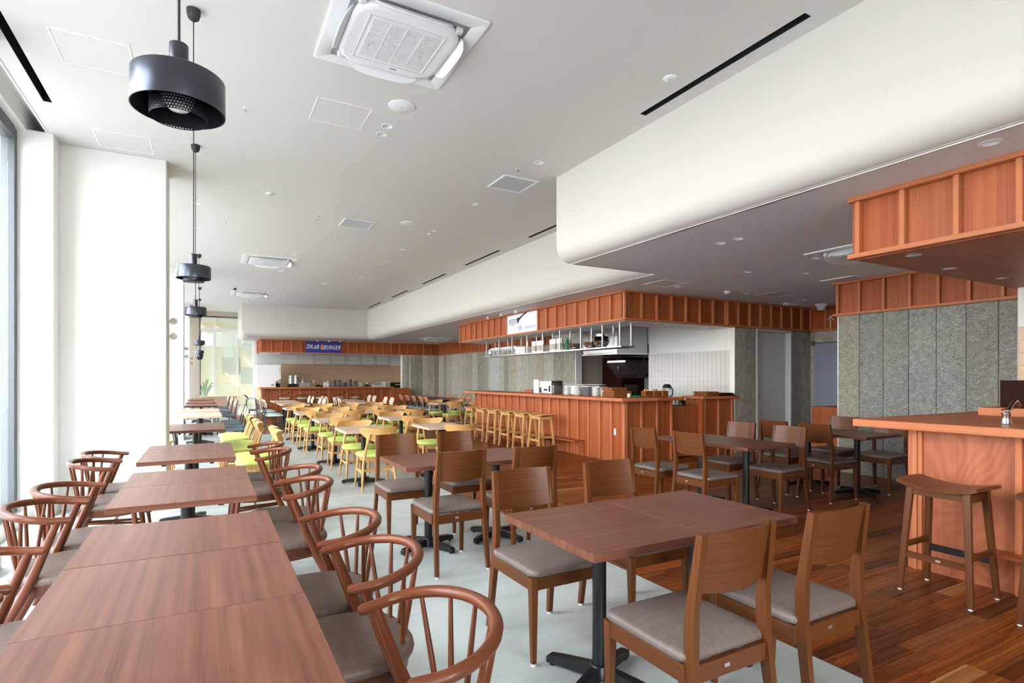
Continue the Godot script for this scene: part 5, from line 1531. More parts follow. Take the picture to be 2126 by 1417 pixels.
func build_right_bar() -> void:
	var c := thing("bar_counter", "timber bar with cathedral grain panels beside the brown stool", "counter")
	panelled(c, P(4.46, 0, 2.13), Vector3(0, 0, 1), 3.6, 0.0, 1.0, 0.6, 0.035, 0.0, true)
	var st := mb(); slab(st, 4.44, 4.54, 0.0, 1.0, 2.07, 2.16, 0.003, 1); part(st, "corner_post", M.cherry_edge, c)
	st = mb(); slab(st, 4.5, 6.4, 0, 1.0, 2.1, 2.15, 0.0, 1); slab(st, 4.48, 4.6, 0, 1.0, -1.5, 2.1); part(st, "core", M.cherry2, c)
	st = mb(); slab(st, 4.30, 4.44, 0.245, 0.265, -1.4, 1.66, 0.002); part(st, "foot_shelf", M.cherry2, c)
	for d in [1.45, 0.2]:
		st = mb(); slab(st, 4.32, 4.44, 0.20, 0.245, d - 0.02, d + 0.02, 0.002); part(st, "bracket", M.cherry_edge, c)
	var wt := thing("worktop", "pale orange timber worktop of the grained bar, tap above", "worktop")
	st = mb(); slab(st, 4.26, 4.96, 1.0, 1.055, -1.5, 2.45, 0.004, 2); part(st, "front_board", M.cherry_edge, wt)
	st = mb(); slab(st, 4.962, 6.5, 1.0, 1.055, 1.78, 2.45, 0.004, 0); part(st, "end_board", M.cherry_edge, wt)
	st = mb(); slab(st, 5.6, 6.5, 1.055, 1.12, 0.4, 2.2, 0.003, 2); tag(part(st, "raised_ledge", M.cherry_edge, self), "raised timber ledge behind the grained bar top", "ledge")
	var tp := thing("tap", "chrome tap rising behind the timber bar top", "tap", P(4.62, 1.056, 1.66))
	st = mb(); lathe(st, [Vector2(0, 0), Vector2(0.03, 0), Vector2(0.026, 0.01), Vector2(0.024, 0.06), Vector2(0.026, 0.065), Vector2(0.026, 0.075), Vector2(0, 0.078)], 18); part(st, "body", M.chrome, tp)
	st = mb(); tube(st, smooth([Vector3(0.0, 0.05, 0), Vector3(0.06, 0.11, 0.0), Vector3(0.14, 0.15, 0.0), Vector3(0.2, 0.12, 0)], 4), 0.012, 8); part(st, "spout", M.chrome, tp)
	st = mb(); tube(st, smooth([Vector3(-0.02, 0.078, 0.015), Vector3(-0.02, 0.095, 0.02), Vector3(0.05, 0.1, 0.015), Vector3(0.05, 0.1, -0.01), Vector3(-0.02, 0.095, -0.015)], 3), 0.005, 6); part(st, "lever", M.chrome, tp)
	var bx := thing("till_cabinet", "dark rosewood till cabinet on the raised ledge", "cabinet", P(6.05, 1.121, 1.95))
	st = mb(); box(st, Vector3(0, 0.11, 0), Vector3(0.5, 0.22, 0.35), 0.004, 0); part(st, "body", M.brown_dark, bx)
	st = mb(); box(st, Vector3(-0.12, 0.29, 0.05), Vector3(0.03, 0.16, 0.03), 0.004, 0, Vector2.ZERO, Transform3D(Basis(Vector3.BACK, -0.12), Vector3(0, 0, 0))); tag(part(st, "handset", M.matt_black, self), "black handset standing on the rosewood till cabinet", "handset")
	get_node("handset").position = P(6.05, 1.121, 1.95)
	# canopy above
	var k := struct_node("trim_9", "timber canopy fascia above the grained bar")
	panelled(k, P(4.42, 0, 2.5), Vector3(0, 0, 1), 3.96, FB, SO, 0.33, 0.045, 0.035)
	st = mb(); slab(st, 4.4, 4.44, FB, SO, 2.5, 2.53); slab(st, 4.42, 8.1, FB, SO, 2.49, 2.51); part(st, "end_panel", M.cherry2, k)
	st = mb(); slab(st, 4.42, 8.1, FB - 0.006, FB + 0.02, -3.6, 2.52); part(st, "underside", M.cherry2, k)
	var wp := struct_node("wall_pillar", "white pillar with brown tiles at the grained bar")
	st = mb(); slab(st, 7.19, 8.05, 0, FB - 0.006, 1.9, 2.49); part(st, "plaster", M.paint, wp)
	st = mb(); slab(st, 7.18, 7.19, 0.3, 1.88, 1.9, 2.49); part(st, "grout", M.grout, wp)
	for j in 12:
		for i in 4:
			st = mb(); slab(st, 7.168, 7.18, 0.32 + j * 0.13, 0.32 + j * 0.13 + 0.125, 1.92 + i * 0.14, 1.92 + i * 0.14 + 0.135, 0.001); part(st, "tile", M.tile_brown, wp)

func build_rear_kitchen() -> void:
	var d := 21.6
	var c := thing("bar_counter", "rear timber bar front below the blue burger sign", "counter")
	var x1 := XD(811, d)
	panelled(c, P(1.95, 0, d), Vector3(1, 0, 0), x1 - 1.95, 0.0, 0.98, 0.33, 0.03, 0.0)
	var st := mb(); slab(st, 1.68, x1, 0, 0.98, d + 0.02, d + 0.12, 0.0, 1); part(st, "core", M.cherry2, c)
	for i in 6:
		st = mb(); slab(st, 1.68 + i * 0.045, 1.70 + i * 0.045, 0, 0.98, d - 0.05, d + 0.02, 0.002, 1); part(st, "slat", M.cherry_edge, c)
	st = mb(); slab(st, 1.68, 1.95, 0, 0.98, d, d + 0.02); part(st, "slat_back", M.cherry3, c)
	for px in [601.0, 660.5, 716.0]:
		st = mb(); slab(st, XD(px, d) - 0.07, XD(px, d) + 0.07, 0.80, 0.84, d - 0.012, d); part(st, "socket_strip", M.matt_black, c)
	var wt := thing("worktop", "rear timber bar top carrying plate stacks", "worktop")
	st = mb(); slab(st, 1.6, x1 + 0.06, 0.98, 1.03, d - 0.25, d + 0.45, 0.003, 0); part(st, "front_board", M.cherry_edge, wt)
	st = mb(); slab(st, 1.50, 1.66, 0.98, 1.03, d + 0.452, 23.4, 0.003, 2); part(st, "side_board", M.beadwhite, wt)
	var bx := thing("counter_pier", "plain orange timber cabinet at the end of the rear bar", "cabinet")
	st = mb(); slab(st, x1 + 0.02, XD(846, d), 0, 0.97, d - 0.3, d + 0.01, 0.004, 1); part(st, "body", M.cherry, bx)
	# walls behind
	var wk := struct_node("wall_rear_kitchen", "brown tiled rear kitchen wall")
	var dk := 23.6
	var xr := XD(834, dk)
	st = mb(); slab(st, 1.65, 8.6, 0, SO, dk + 0.01, dk + 0.15); part(st, "plaster", M.paint, wk)
	st = mb(); slab(st, 1.66, xr, 0.9, 1.90, dk, dk + 0.01); part(st, "grout", M.grout, wk)
	tile_field(wk, P(1.67, 0, dk), Vector3(1, 0, 0), xr - 1.67, 0.93, 1.90, 0.1, 0.009, M.tile_brown)
	wk = struct_node("wall_rear_side", "brown tiled side wall of the rear kitchen")
	st = mb(); slab(st, 1.67, 1.69, 0, 0.97, d + 0.13, 24.8); part(st, "plaster", M.paint, wk)
	st = mb(); slab(st, 1.66, 1.67, 0, 0.97, d + 0.1, 24.8); part(st, "grout", M.grout, wk)
	tile_field(wk, P(1.66, 0, 24.8), Vector3(0, 0, 1), 24.8 - d - 0.1, 0.02, 0.97, 0.1, 0.009, M.tile_brown)
	wk = struct_node("wall_rear_boards", "grey board wall beside the rear kitchen")
	st = mb(); slab(st, xr, xr + 0.03, 0, FB, d + 0.3, dk + 0.02); slab(st, xr + 0.03, xr + 0.05, 0, FB, d + 0.28, d + 0.3); part(st, "corner_bead", M.alu, wk)
	st = mb(); slab(st, xr + 0.05, xr + 0.4, 1.9, 2.25, d + 0.3, d + 0.5); part(st, "plaster", M.grey_white, wk)
	st = mb(); slab(st, XD(836, d), 8.5, 0, SO, d + 0.06, d + 0.3); part(st, "plaster", M.paint, wk)
	var ws: Array = []
	var tot := 0.0
	for w in [0.18, 0.36, 0.3, 0.24, 0.3]: ws.append(w); tot += w
	ws.append(8.36 - XD(836, d) - tot)
	boards(wk, P(XD(836, d), 0, d + 0.06), Vector3(1, 0, 0), ws, 0, FB, [M.cems[0], M.cems[2], M.cems[3], M.cems[1], M.cems[2]])
	st = mb(); slab(st, XD(852, d) - 0.012, XD(852, d) + 0.012, 0, FB, d + 0.02, d + 0.06); part(st, "joint_strip", M.beadwhite, wk)
	# fascia
	var f := struct_node("trim_10", "orange timber fascia over the rear bar")
	panelled(f, P(1.67, 0, d), Vector3(1, 0, 0), 6.7, FB, SO, 0.335, 0.04, 0.03, false, Vector2(3.13 - 1.67, 4.45 - 1.67))
	panelled(f, P(1.67, 0, 24.6), Vector3(0, 0, 1), 3.0, FB, SO, 0.335, 0.04, 0.03)
	st = mb(); slab(st, 1.63, 1.72, FB, SO, d - 0.04, d + 0.05, 0.002, 1); part(st, "corner_post", M.cherry_edge, f)
	st = mb(); slab(st, 1.68, 8.36, FB - 0.005, FB + 0.02, d + 0.01, d + 0.75); slab(st, 1.68, 2.4, FB - 0.005, FB + 0.02, d + 0.75, 24.6); part(st, "underside", M.paint, f)
	# blue burger sign
	var s := thing("shop_sign", "blue sign reading 29LaB BURGER on the rear timber fascia", "sign")
	var a0 := 3.15
	var a1 := 4.43
	st = mb(); slab(st, a0, a1, FB + 0.03, SO - 0.03, d - 0.05, d - 0.02, 0.002); part(st, "panel", M.blue, s)
	st = mb()
	var z0 := d - 0.053
	for e in [[a0 + 0.03, a1 - 0.03, 2.63, 2.638], [a0 + 0.03, a1 - 0.03, 2.40, 2.408], [a1 - 0.038, a1 - 0.03, 2.40, 2.638]]: slab(st, e[0], e[1], e[2], e[3], z0, z0 + 0.003)
	part(st, "border", M.cyan, s)
	text("lettering", "29LaB", 0.155, M.letter, s, Transform3D(Basis(Vector3(0.78, 0, 0), Vector3(0.16, 1, 0), Vector3(0, 0, 1)), P(a0 + 0.25, 2.518, z0)), false, 800)
	text("lettering", "BURGER", 0.155, M.letter, s, Transform3D(Basis(Vector3(0.78, 0, 0), Vector3(0.16, 1, 0), Vector3(0, 0, 1)), P(a0 + 0.94, 2.505, z0)), false, 800)
	for e in [[0.06, 0.0, PI, M.orange], [0.06, PI, TAU, M.yellow]]:
		st = mb()
		var pl := PackedVector2Array()
		for i in 13: pl.append(Vector2(cos(lerpf(e[1], e[2], i / 12.0)) * 0.062, sin(lerpf(e[1], e[2], i / 12.0)) * 0.085 + (0.012 if e[1] == 0.0 else -0.012)))
		extrude(st, pl, 0, 0.003, Transform3D(Basis(), P(a0 + 0.575, 2.515, z0)))
		part(st, "roundel", e[3], s)
	st = mb(); slab(st, a0 + 0.49, a0 + 0.66, 2.505, 2.528, z0 - 0.004, z0); part(st, "band", M.china_grey, s)
	for u in [0.3, 0.62, 0.92]:
		place("spot2", func(t):
			var s5 := mb(); lathe(s5, [Vector2(0.0, -0.05), Vector2(0.035, -0.05), Vector2(0.028, 0.0), Vector2(0.0, 0.0)], 12); part(s5, "head", M.white, t), "spot_light", "small white spotlight above the blue burger sign", "spotlight", P(a0 + u * 1.28, SO, d - 0.25), 0.0, "spotlights above the blue sign")
	# steel rack under the fascia
	var r := thing("hanging_shelf", "steel shelf rack hung below the rear fascia", "shelf")
	var dr := d + 0.9
	var xa := XD(587, dr)
	var xb := XD(811, dr)
	st = mb(); slab(st, xa, xb, 1.88, 1.91, dr, dr + 0.3, 0.003); part(st, "shelf_board", M.steel, r)
	st = mb(); slab(st, xa, xb, 2.07, 2.085, dr + 0.28, dr + 0.3); part(st, "rear_rail", M.steel, r)
	for i in 8:
		for z in [dr, dr + 0.3]:
			var x := lerpf(xa, xb, i / 7.0)
			st = mb(); slab(st, x - 0.015, x + 0.015, 1.91, FB, z - 0.015, z + 0.015); part(st, "post", M.alu, r)
	# machines and crockery on the rear bar
	var t0 := 1.032
	var im := thing("ice_machine", "large white cabinet machine on the rear bar", "machine", P(XD(557, 22.3), t0, 22.3))
	st = mb(); extrude(st, PackedVector2Array([Vector2(-0.4, 0), Vector2(0.22, 0), Vector2(0.22, 0.2), Vector2(0.4, 0.3), Vector2(0.4, 0.82), Vector2(-0.4, 0.82)]), -0.3, 0.3); part(st, "body", M.white, im)
	st = mb(); box(st, Vector3(0.3, 0.07, 0), Vector3(0.16, 0.14, 0.4)); part(st, "tray", M.matt_black, im)
	st = mb(); box(st, Vector3(0.36, 0.62, 0.301), Vector3(0.012, 0.28, 0.003)); part(st, "seam", M.china_grey, im)
	st = mb(); box(st, Vector3(0.12, 0.08, 0.302), Vector3(0.09, 0.07, 0.004)); part(st, "control_panel", M.china_grey, im)
	for i in 2:
		var dd := thing("drink_dispenser", "clear drink dispenser on a black base", "dispenser", P(XD(603.5 + i * 10.5, 21.9), t0, 21.9), 0.0, "drink dispensers on the rear bar")
		st = mb(); box(st, Vector3(0, 0.06, 0), Vector3(0.17, 0.12, 0.25), 0.004); part(st, "base", M.matt_black, dd)
		st = mb(); lathe(st, [Vector2(0, 0.12), Vector2(0.085, 0.12), Vector2(0.085, 0.36), Vector2(0.06, 0.39), Vector2(0, 0.39)], 16); part(st, "tank", M.clear, dd)
		st = mb(); lathe(st, [Vector2(0, 0.39), Vector2(0.07, 0.39), Vector2(0.07, 0.42), Vector2(0, 0.42)], 16); part(st, "lid", M.chrome, dd)
		st = mb(); lathe(st, [Vector2(0, 0.13), Vector2(0.05, 0.13), Vector2(0.04, 0.36), Vector2(0, 0.36)], 12); part(st, "cooler_core", M.chrome, dd)
	var sk := thing("sink_unit", "steel sink splash panel with a tap on the rear bar", "sink", P(XD(631, 21.95), t0, 21.95))
	st = mb(); box(st, Vector3(0, 0.08, 0), Vector3(0.42, 0.16, 0.02), 0.003); part(st, "splash_panel", M.steel, sk)
	st = mb(); tube(st, smooth([Vector3(-0.03, 0.1, -0.1), Vector3(-0.03, 0.3, -0.1), Vector3(-0.02, 0.34, -0.05), Vector3(0.0, 0.28, 0.0)], 4), 0.018, 8); part(st, "tap", M.chrome, sk)
	var ph := thing("telephone", "black desk telephone on the rear bar", "telephone", P(XD(662, 21.8), t0, 21.8))
	st = mb(); box(st, Vector3(0, 0.025, 0), Vector3(0.24, 0.05, 0.18), 0.006); part(st, "base", M.matt_black, ph)
	st = mb(); box(st, Vector3(-0.02, 0.07, 0), Vector3(0.1, 0.04, 0.16), 0.006); part(st, "handset", M.matt_black, ph)
	for i in 3:
		var b := thing("sauce_bottle", "small pale bottle beside the telephone", "bottle", P(XD(674.0 + i * 3.6, 21.85), t0, 21.85), 0.0, "small bottles on the rear bar")
		st = mb(); lathe(st, [Vector2(0, 0), Vector2(0.035, 0), Vector2(0.035, 0.13), Vector2(0.015, 0.16), Vector2(0.015, 0.18 + 0.05 * (i / 2)), Vector2(0, 0.18 + 0.05 * (i / 2))], 12); part(st, "body", M.china, b)
	var plate := func(t, m, rad):
		var s5 := mb(); lathe(s5, [Vector2(0, 0), Vector2(rad * 0.6, 0), Vector2(rad, 0.016), Vector2(rad, 0.02), Vector2(rad * 0.55, 0.006), Vector2(0, 0.006)], 18); part(s5, "plate", m, t)
	var stacks := [[693.0, 13, 0.095], [704.5, 13, 0.095], [715.0, 8, 0.085], [726.5, 14, 0.09], [737.0, 11, 0.085]]
	for e in stacks:
		for i in int(e[1]):
			place("gplate%s" % e[2], func(t): plate.call(t, M.china_grey, e[2]), "dinner_plate", "grey plate in the %s stack counted from the telephone" % ORD[stacks.find(e)], "plate", P(XD(e[0], 21.8), t0 + i * 0.0202, 21.8), 0.0, "grey plates stacked on the rear bar")
	for e in [[750.5, 7, 0.115], [763.0, 7, 0.1], [775.0, 5, 0.1]]:
		for i in int(e[1]):
			place("gbowl%s" % e[2], func(t):
				var s5 := mb(); lathe(s5, [Vector2(0, 0), Vector2(e[2] * 0.75, 0), Vector2(e[2] * 0.95, 0.008), Vector2(e[2], 0.0236), Vector2(e[2] * 0.96, 0.0236), Vector2(e[2] * 0.7, 0.008), Vector2(0, 0.006)], 18); part(s5, "bowl", M.china_green, t), "soup_bowl", "pale green bowl in the %s green stack counted from the grey plates" % ("first" if e[0] < 755 else ("second" if e[0] < 770 else "third")), "bowl", P(XD(e[0], 21.8), t0 + i * 0.024, 21.8), 0.0, "pale green bowls on the rear bar")
	var rg := thing("card_terminal", "small black card terminal before the green bowls", "terminal", P(XD(762, 21.5), t0, 21.5))
	st = mb(); box(st, Vector3(0, 0.03, 0), Vector3(0.18, 0.06, 0.14), 0.006); part(st, "base", M.matt_black, rg)
	st = mb(); box(st, Vector3(0, 0.075, -0.02), Vector3(0.1, 0.05, 0.06), 0.004); part(st, "head", M.matt_black, rg)
	st = mb(); slab(st, XD(778, 21.62), XD(791, 21.62), t0, t0 + 0.17, 21.63, 21.65, 0.002); tag(part(st, "menu_stand", M.china_grey, self), "grey menu stand on the rear bar", "stand")
	st = mb(); slab(st, XD(773, 21.5), XD(802, 21.5), t0, t0 + 0.03, 21.45, 21.6, 0.004); tag(part(st, "napkin_pile", M.paper, self), "low white paper pile at the rear bar end", "paper")
	st = mb(); slab(st, XD(791, 21.75), XD(800.5, 21.75), t0, t0 + 0.18, 21.75, 21.95, 0.004); tag(part(st, "white_box", M.paper, self), "white box at the rear bar end", "box")
	st = mb(); slab(st, XD(800.5, 21.8), XD(809, 21.8), t0, t0 + 0.19, 21.8, 22.0, 0.004); tag(part(st, "cork_box", M.taupe_wall, self), "tan box beside the white box on the rear bar", "box")
	var pr := thing("receipt_printer", "black printer with white strip behind the end cabinet", "printer", P(XD(822, 22.2), 0.98, 22.2))
	st = mb(); box(st, Vector3(0, 0.1, 0), Vector3(0.4, 0.2, 0.3), 0.006); part(st, "body", M.matt_black, pr)
	st = mb(); box(st, Vector3(0.05, 0.12, 0.152), Vector3(0.28, 0.025, 0.004)); part(st, "paper_slot", M.paper, pr)
	st = mb(); slab(st, XD(815, 22.0), XD(833, 22.0), 0.9, 0.979, 22.07, 22.4); tag(part(st, "printer_shelf", M.matt_black, self), "black shelf carrying the printer behind the end cabinet", "shelf")
	for px in [580.5, 651.0]:
		st = mb(); slab(st, XD(px, 23.59) - 0.04, XD(px, 23.59) + 0.04, 1.16, 1.28, 23.58, 23.592, 0.002); tag(part(st, "wall_socket", M.white, self), "white wall socket on the brown rear tiles", "socket", "sockets on the brown tiles")
# ---- ceiling fittings, lamps, corridor bits, outdoors ----
var main_lights: Array = []
var low_lights: Array = []
func up_level(px: float, py: float, h: float) -> Vector2:
	return ray(px) * ((h - 1.36) * 1156.0 / (784.5 - py))
func gather_lights() -> void:
	for p in [[804, 262], [792, 279], [1119, 337.5], [984, 424], [665.8, 448], [661, 456], [898, 479], [888, 485], [797.5, 543], [792, 547], [751, 574], [747, 577], [610.7, 524], [607.7, 528], [585, 561], [582, 563], [407, 413], [407, 421], [408, 466], [408, 472]]:
		var q := up_level(p[0], p[1], CE)
		if q.y < 19.5 and q.x < 4.7: main_lights.append([q.x, q.y, 0.047])
	for p in [[1533.5, 495.5], [1496.7, 505], [1694, 536], [1733, 529.4], [1672.6, 567.7], [1551, 564.6], [1406, 594.8], [1547.6, 609], [1670, 622], [2057, 296]]:
		var q := up_level(p[0], p[1], SO)
		low_lights.append([q.x, q.y, 0.047])
func make_downlight(t: Node3D) -> void:
	var st := mb()
	lathe(st, [Vector2(0.058, 0.0), Vector2(0.058, -0.003), Vector2(0.045, -0.003), Vector2(0.0445, 0.0), Vector2(0.034, 0.05)], 20)
	part(st, "trim_ring", M.white, t)
	st = mb()
	lathe(st, [Vector2(0.034, 0.05), Vector2(0.033, 0.09), Vector2(0.0, 0.09)], 16)
	part(st, "baffle", M.matt_black, t)
func make_hatch(t: Node3D, w: float) -> void:
	var st := mb()
	for s in [-1, 1]:
		box(st, Vector3(s * w / 2, -0.002, 0), Vector3(0.01, 0.004, w + 0.01)); box(st, Vector3(0, -0.002, s * w / 2), Vector3(w - 0.01, 0.004, 0.01))
	part(st, "frame", M.beadwhite, t)
	st = mb(); box(st, Vector3(0, -0.0005, 0), Vector3(w - 0.018, 0.001, w - 0.018)); part(st, "panel", M.ceil, t)
	st = mb(); lathe(st, [Vector2(0, -0.006), Vector2(0.008, -0.006), Vector2(0.008, 0.0)], 8, Transform3D(Basis(), Vector3(0, 0, w / 2 - 0.015))); part(st, "latch", M.alu, t)
func make_grille(t: Node3D, w: float) -> void:
	var st := mb()
	for s in [-1, 1]:
		box(st, Vector3(s * w / 2, -0.006, 0), Vector3(0.025, 0.012, w + 0.025), 0.002); box(st, Vector3(0, -0.006, s * w / 2), Vector3(w - 0.025, 0.012, 0.025), 0.002)
	part(st, "frame", M.white, t)
	st = mb(); box(st, Vector3(0, -0.0005, 0), Vector3(w - 0.03, 0.001, w - 0.03)); part(st, "backing", M.china_grey, t)
	for i in 16:
		st = mb(); box(st, Vector3(0, -0.006, -w / 2 + w * (i + 0.5) / 16), Vector3(w - 0.026, 0.003, 0.017), 0.0, 0, Vector2.ZERO); part(st, "slat", M.grey_white, t)
func make_cassette(t: Node3D) -> void:
	var st := mb()
	var outer := rrect(0.99, 0.99, 0.012, 2)
	var rings: Array = []
	for e in [[1.0, 0.0], [1.0, -0.012], [0.992, -0.016], [0.80, -0.016], [0.79, 0.02]]:
		var ring := PackedVector3Array()
		for p in outer: ring.append(Vector3(p.x * e[0], e[1], p.y * e[0]))
		rings.append(ring)
	loft(st, rings, false, false)
	part(st, "fascia_panel", M.white, t)
	st = mb(); box(st, Vector3(0, -0.004, 0), Vector3(0.8, 0.006, 0.8)); part(st, "air_gap", M.china_grey, t)
	# inner raised panel with round corners
	st = mb()
	var inner := rrect(0.72, 0.72, 0.16, 6)
	rings = []
	for e in [[1.0, -0.01], [1.02, -0.035], [1.0, -0.046], [0.93, -0.05]]:
		var ring := PackedVector3Array()
		for p in inner: ring.append(Vector3(p.x * e[0], e[1], p.y * e[0]))
		rings.append(ring)
	loft(st, rings, false, true)
	part(st, "inner_panel", M.white, t)
	st = mb()
	for s in [-1, 1]:
		box(st, Vector3(s * 0.262, -0.052, 0), Vector3(0.006, 0.004, 0.53)); box(st, Vector3(0, -0.052, s * 0.262), Vector3(0.53, 0.004, 0.006))
	part(st, "grille_edge", M.grey_white, t)
	st = mb(); box(st, Vector3(0, -0.0515, 0), Vector3(0.46, 0.002, 0.46)); part(st, "grille_back", M.china_grey, t)
	for i in 34:
		st = mb(); box(st, Vector3(0, -0.054, -0.228 + i * 0.0138), Vector3(0.46, 0.005, 0.0085)); part(st, "grille_slat", M.white, t)
	for x in [-0.116, 0.0, 0.116]:
		st = mb(); box(st, Vector3(x, -0.0545, 0), Vector3(0.008, 0.006, 0.465)); part(st, "grille_rib", M.white, t)
	for k in 4:      # air flaps, bowed and hanging open
		var b := Basis(Vector3.UP, k * PI / 2)
		st = mb()
		var open := 0.07
		board(st, 10, 3, func(u: float, v: float) -> Vector3:
			var e := 2.0 * u - 1.0
			var w := lerpf(0.35, 1.0, sqrt(maxf(0.0, 1.0 - pow(absf(e), 3.0))))
			return b * Vector3(e * 0.26, -0.022 - v * open * w * 0.8, 0.372 + v * open * w * 0.75), 0.006)
		part(st, "air_flap", M.white, t)
		st = mb(); box(st, b * Vector3(0.33, -0.02, 0.33), Vector3(0.05, 0.04, 0.05), 0.01); part(st, "corner_cap", M.grey_white, t)
	st = mb(); box(st, Vector3(0.05, -0.052, -0.30), Vector3(0.055, 0.003, 0.012)); part(st, "badge", M.china_grey, t)
func make_disc(t: Node3D, r: float) -> void:
	var st := mb()
	lathe(st, [Vector2(0.0, -0.012), Vector2(r * 0.92, -0.011), Vector2(r, -0.006), Vector2(r, 0.0)], 28); part(st, "cover", M.white, t)
	st = mb(); lathe(st, [Vector2(0, -0.014), Vector2(0.008, -0.014), Vector2(0.008, -0.012)], 8); part(st, "sensor_dot", M.china_grey, t)
func make_sprinkler(t: Node3D) -> void:
	var st := mb()
	lathe(st, [Vector2(0.0, -0.004), Vector2(0.028, -0.003), Vector2(0.03, 0.0)], 14); part(st, "rose", M.white, t)
	st = mb(); lathe(st, [Vector2(0, -0.03), Vector2(0.014, -0.03), Vector2(0.014, -0.026), Vector2(0.006, -0.024), Vector2(0.006, -0.004)], 10); part(st, "head", M.chrome, t)
func make_pendant(t: Node3D) -> void:
	# origin at the ceiling
	var b := 2.01 - CE      # bottom of the drum
	var st := mb(); lathe(st, [Vector2(0, -0.075), Vector2(0.015, -0.073), Vector2(0.032, -0.06), Vector2(0.04, -0.035), Vector2(0.042, 0.0), Vector2(0, 0)], 20); part(st, "ceiling_rose", M.rubber, t)
	st = mb(); rod(st, Vector3(0, -0.07, 0), Vector3(0, b + 0.16, 0), 0.0035, -1.0, 8); part(st, "cord", M.rubber, t)
	st = mb(); lathe(st, [Vector2(0.0, b + 0.162), Vector2(0.0195, b + 0.162), Vector2(0.021, b + 0.16), Vector2(0.021, b + 0.078)], 24); part(st, "neck", M.lamp, t)
	st = mb(); lathe(st, [Vector2(0.02, b + 0.082), Vector2(0.098, b + 0.082), Vector2(0.101, b + 0.079), Vector2(0.1015, b), Vector2(0.099, b), Vector2(0.0985, b + 0.078), Vector2(0.02, b + 0.079)], 48); part(st, "drum_shade", M.lamp, t)
	# perforated inner sleeve: rows of holes between thin webs
	st = mb()
	var n := 60
	var rows := 14
	var y0 := b - 0.02
	var y1 := b + 0.078
	for side in [0.062, 0.0606]:
		for i in n:
			for j in rows:
				var a0 := TAU * (i + 0.5 * (j % 2)) / n
				var aw := TAU / n
				var h := (y1 - y0) / rows
				var yc := y0 + (j + 0.5) * h
				var q := func(a: float, y: float) -> Vector3: return Vector3(cos(a) * side, y, sin(a) * side)
				var nn := Vector3(cos(a0), 0, sin(a0)) * (1.0 if side > 0.061 else -1.0)
				var o: Array = []
				var ii: Array = []
				for k in 4:
					var c: Array = [[-0.5, -0.5], [0.5, -0.5], [0.5, 0.5], [-0.5, 0.5]][k]
					o.append(q.call(a0 + c[0] * aw, yc + c[1] * h))
					var cc: Array = [[-0.34, 0.0], [0.0, -0.34], [0.34, 0.0], [0.0, 0.34]][k]
					ii.append(q.call(a0 + cc[0] * aw, yc + cc[1] * h))
				for k in 4:
					var k2 := (k + 1) % 4
					tri(st, o[k], o[k2], ii[k2], nn, nn, nn, Vector2.ZERO, Vector2.ZERO, Vector2.ZERO)
					tri(st, o[k], ii[k2], ii[k], nn, nn, nn, Vector2.ZERO, Vector2.ZERO, Vector2.ZERO)
	part(st, "perforated_sleeve", M.lamp_dark, t)
	st = mb(); lathe(st, [Vector2(0, b - 0.002), Vector2(0.02, b + 0.003), Vector2(0.033, b + 0.016), Vector2(0.037, b + 0.034), Vector2(0.032, b + 0.055), Vector2(0.018, b + 0.068), Vector2(0.014, b + 0.078), Vector2(0, b + 0.078)], 24); part(st, "bulb", M.opal, t)
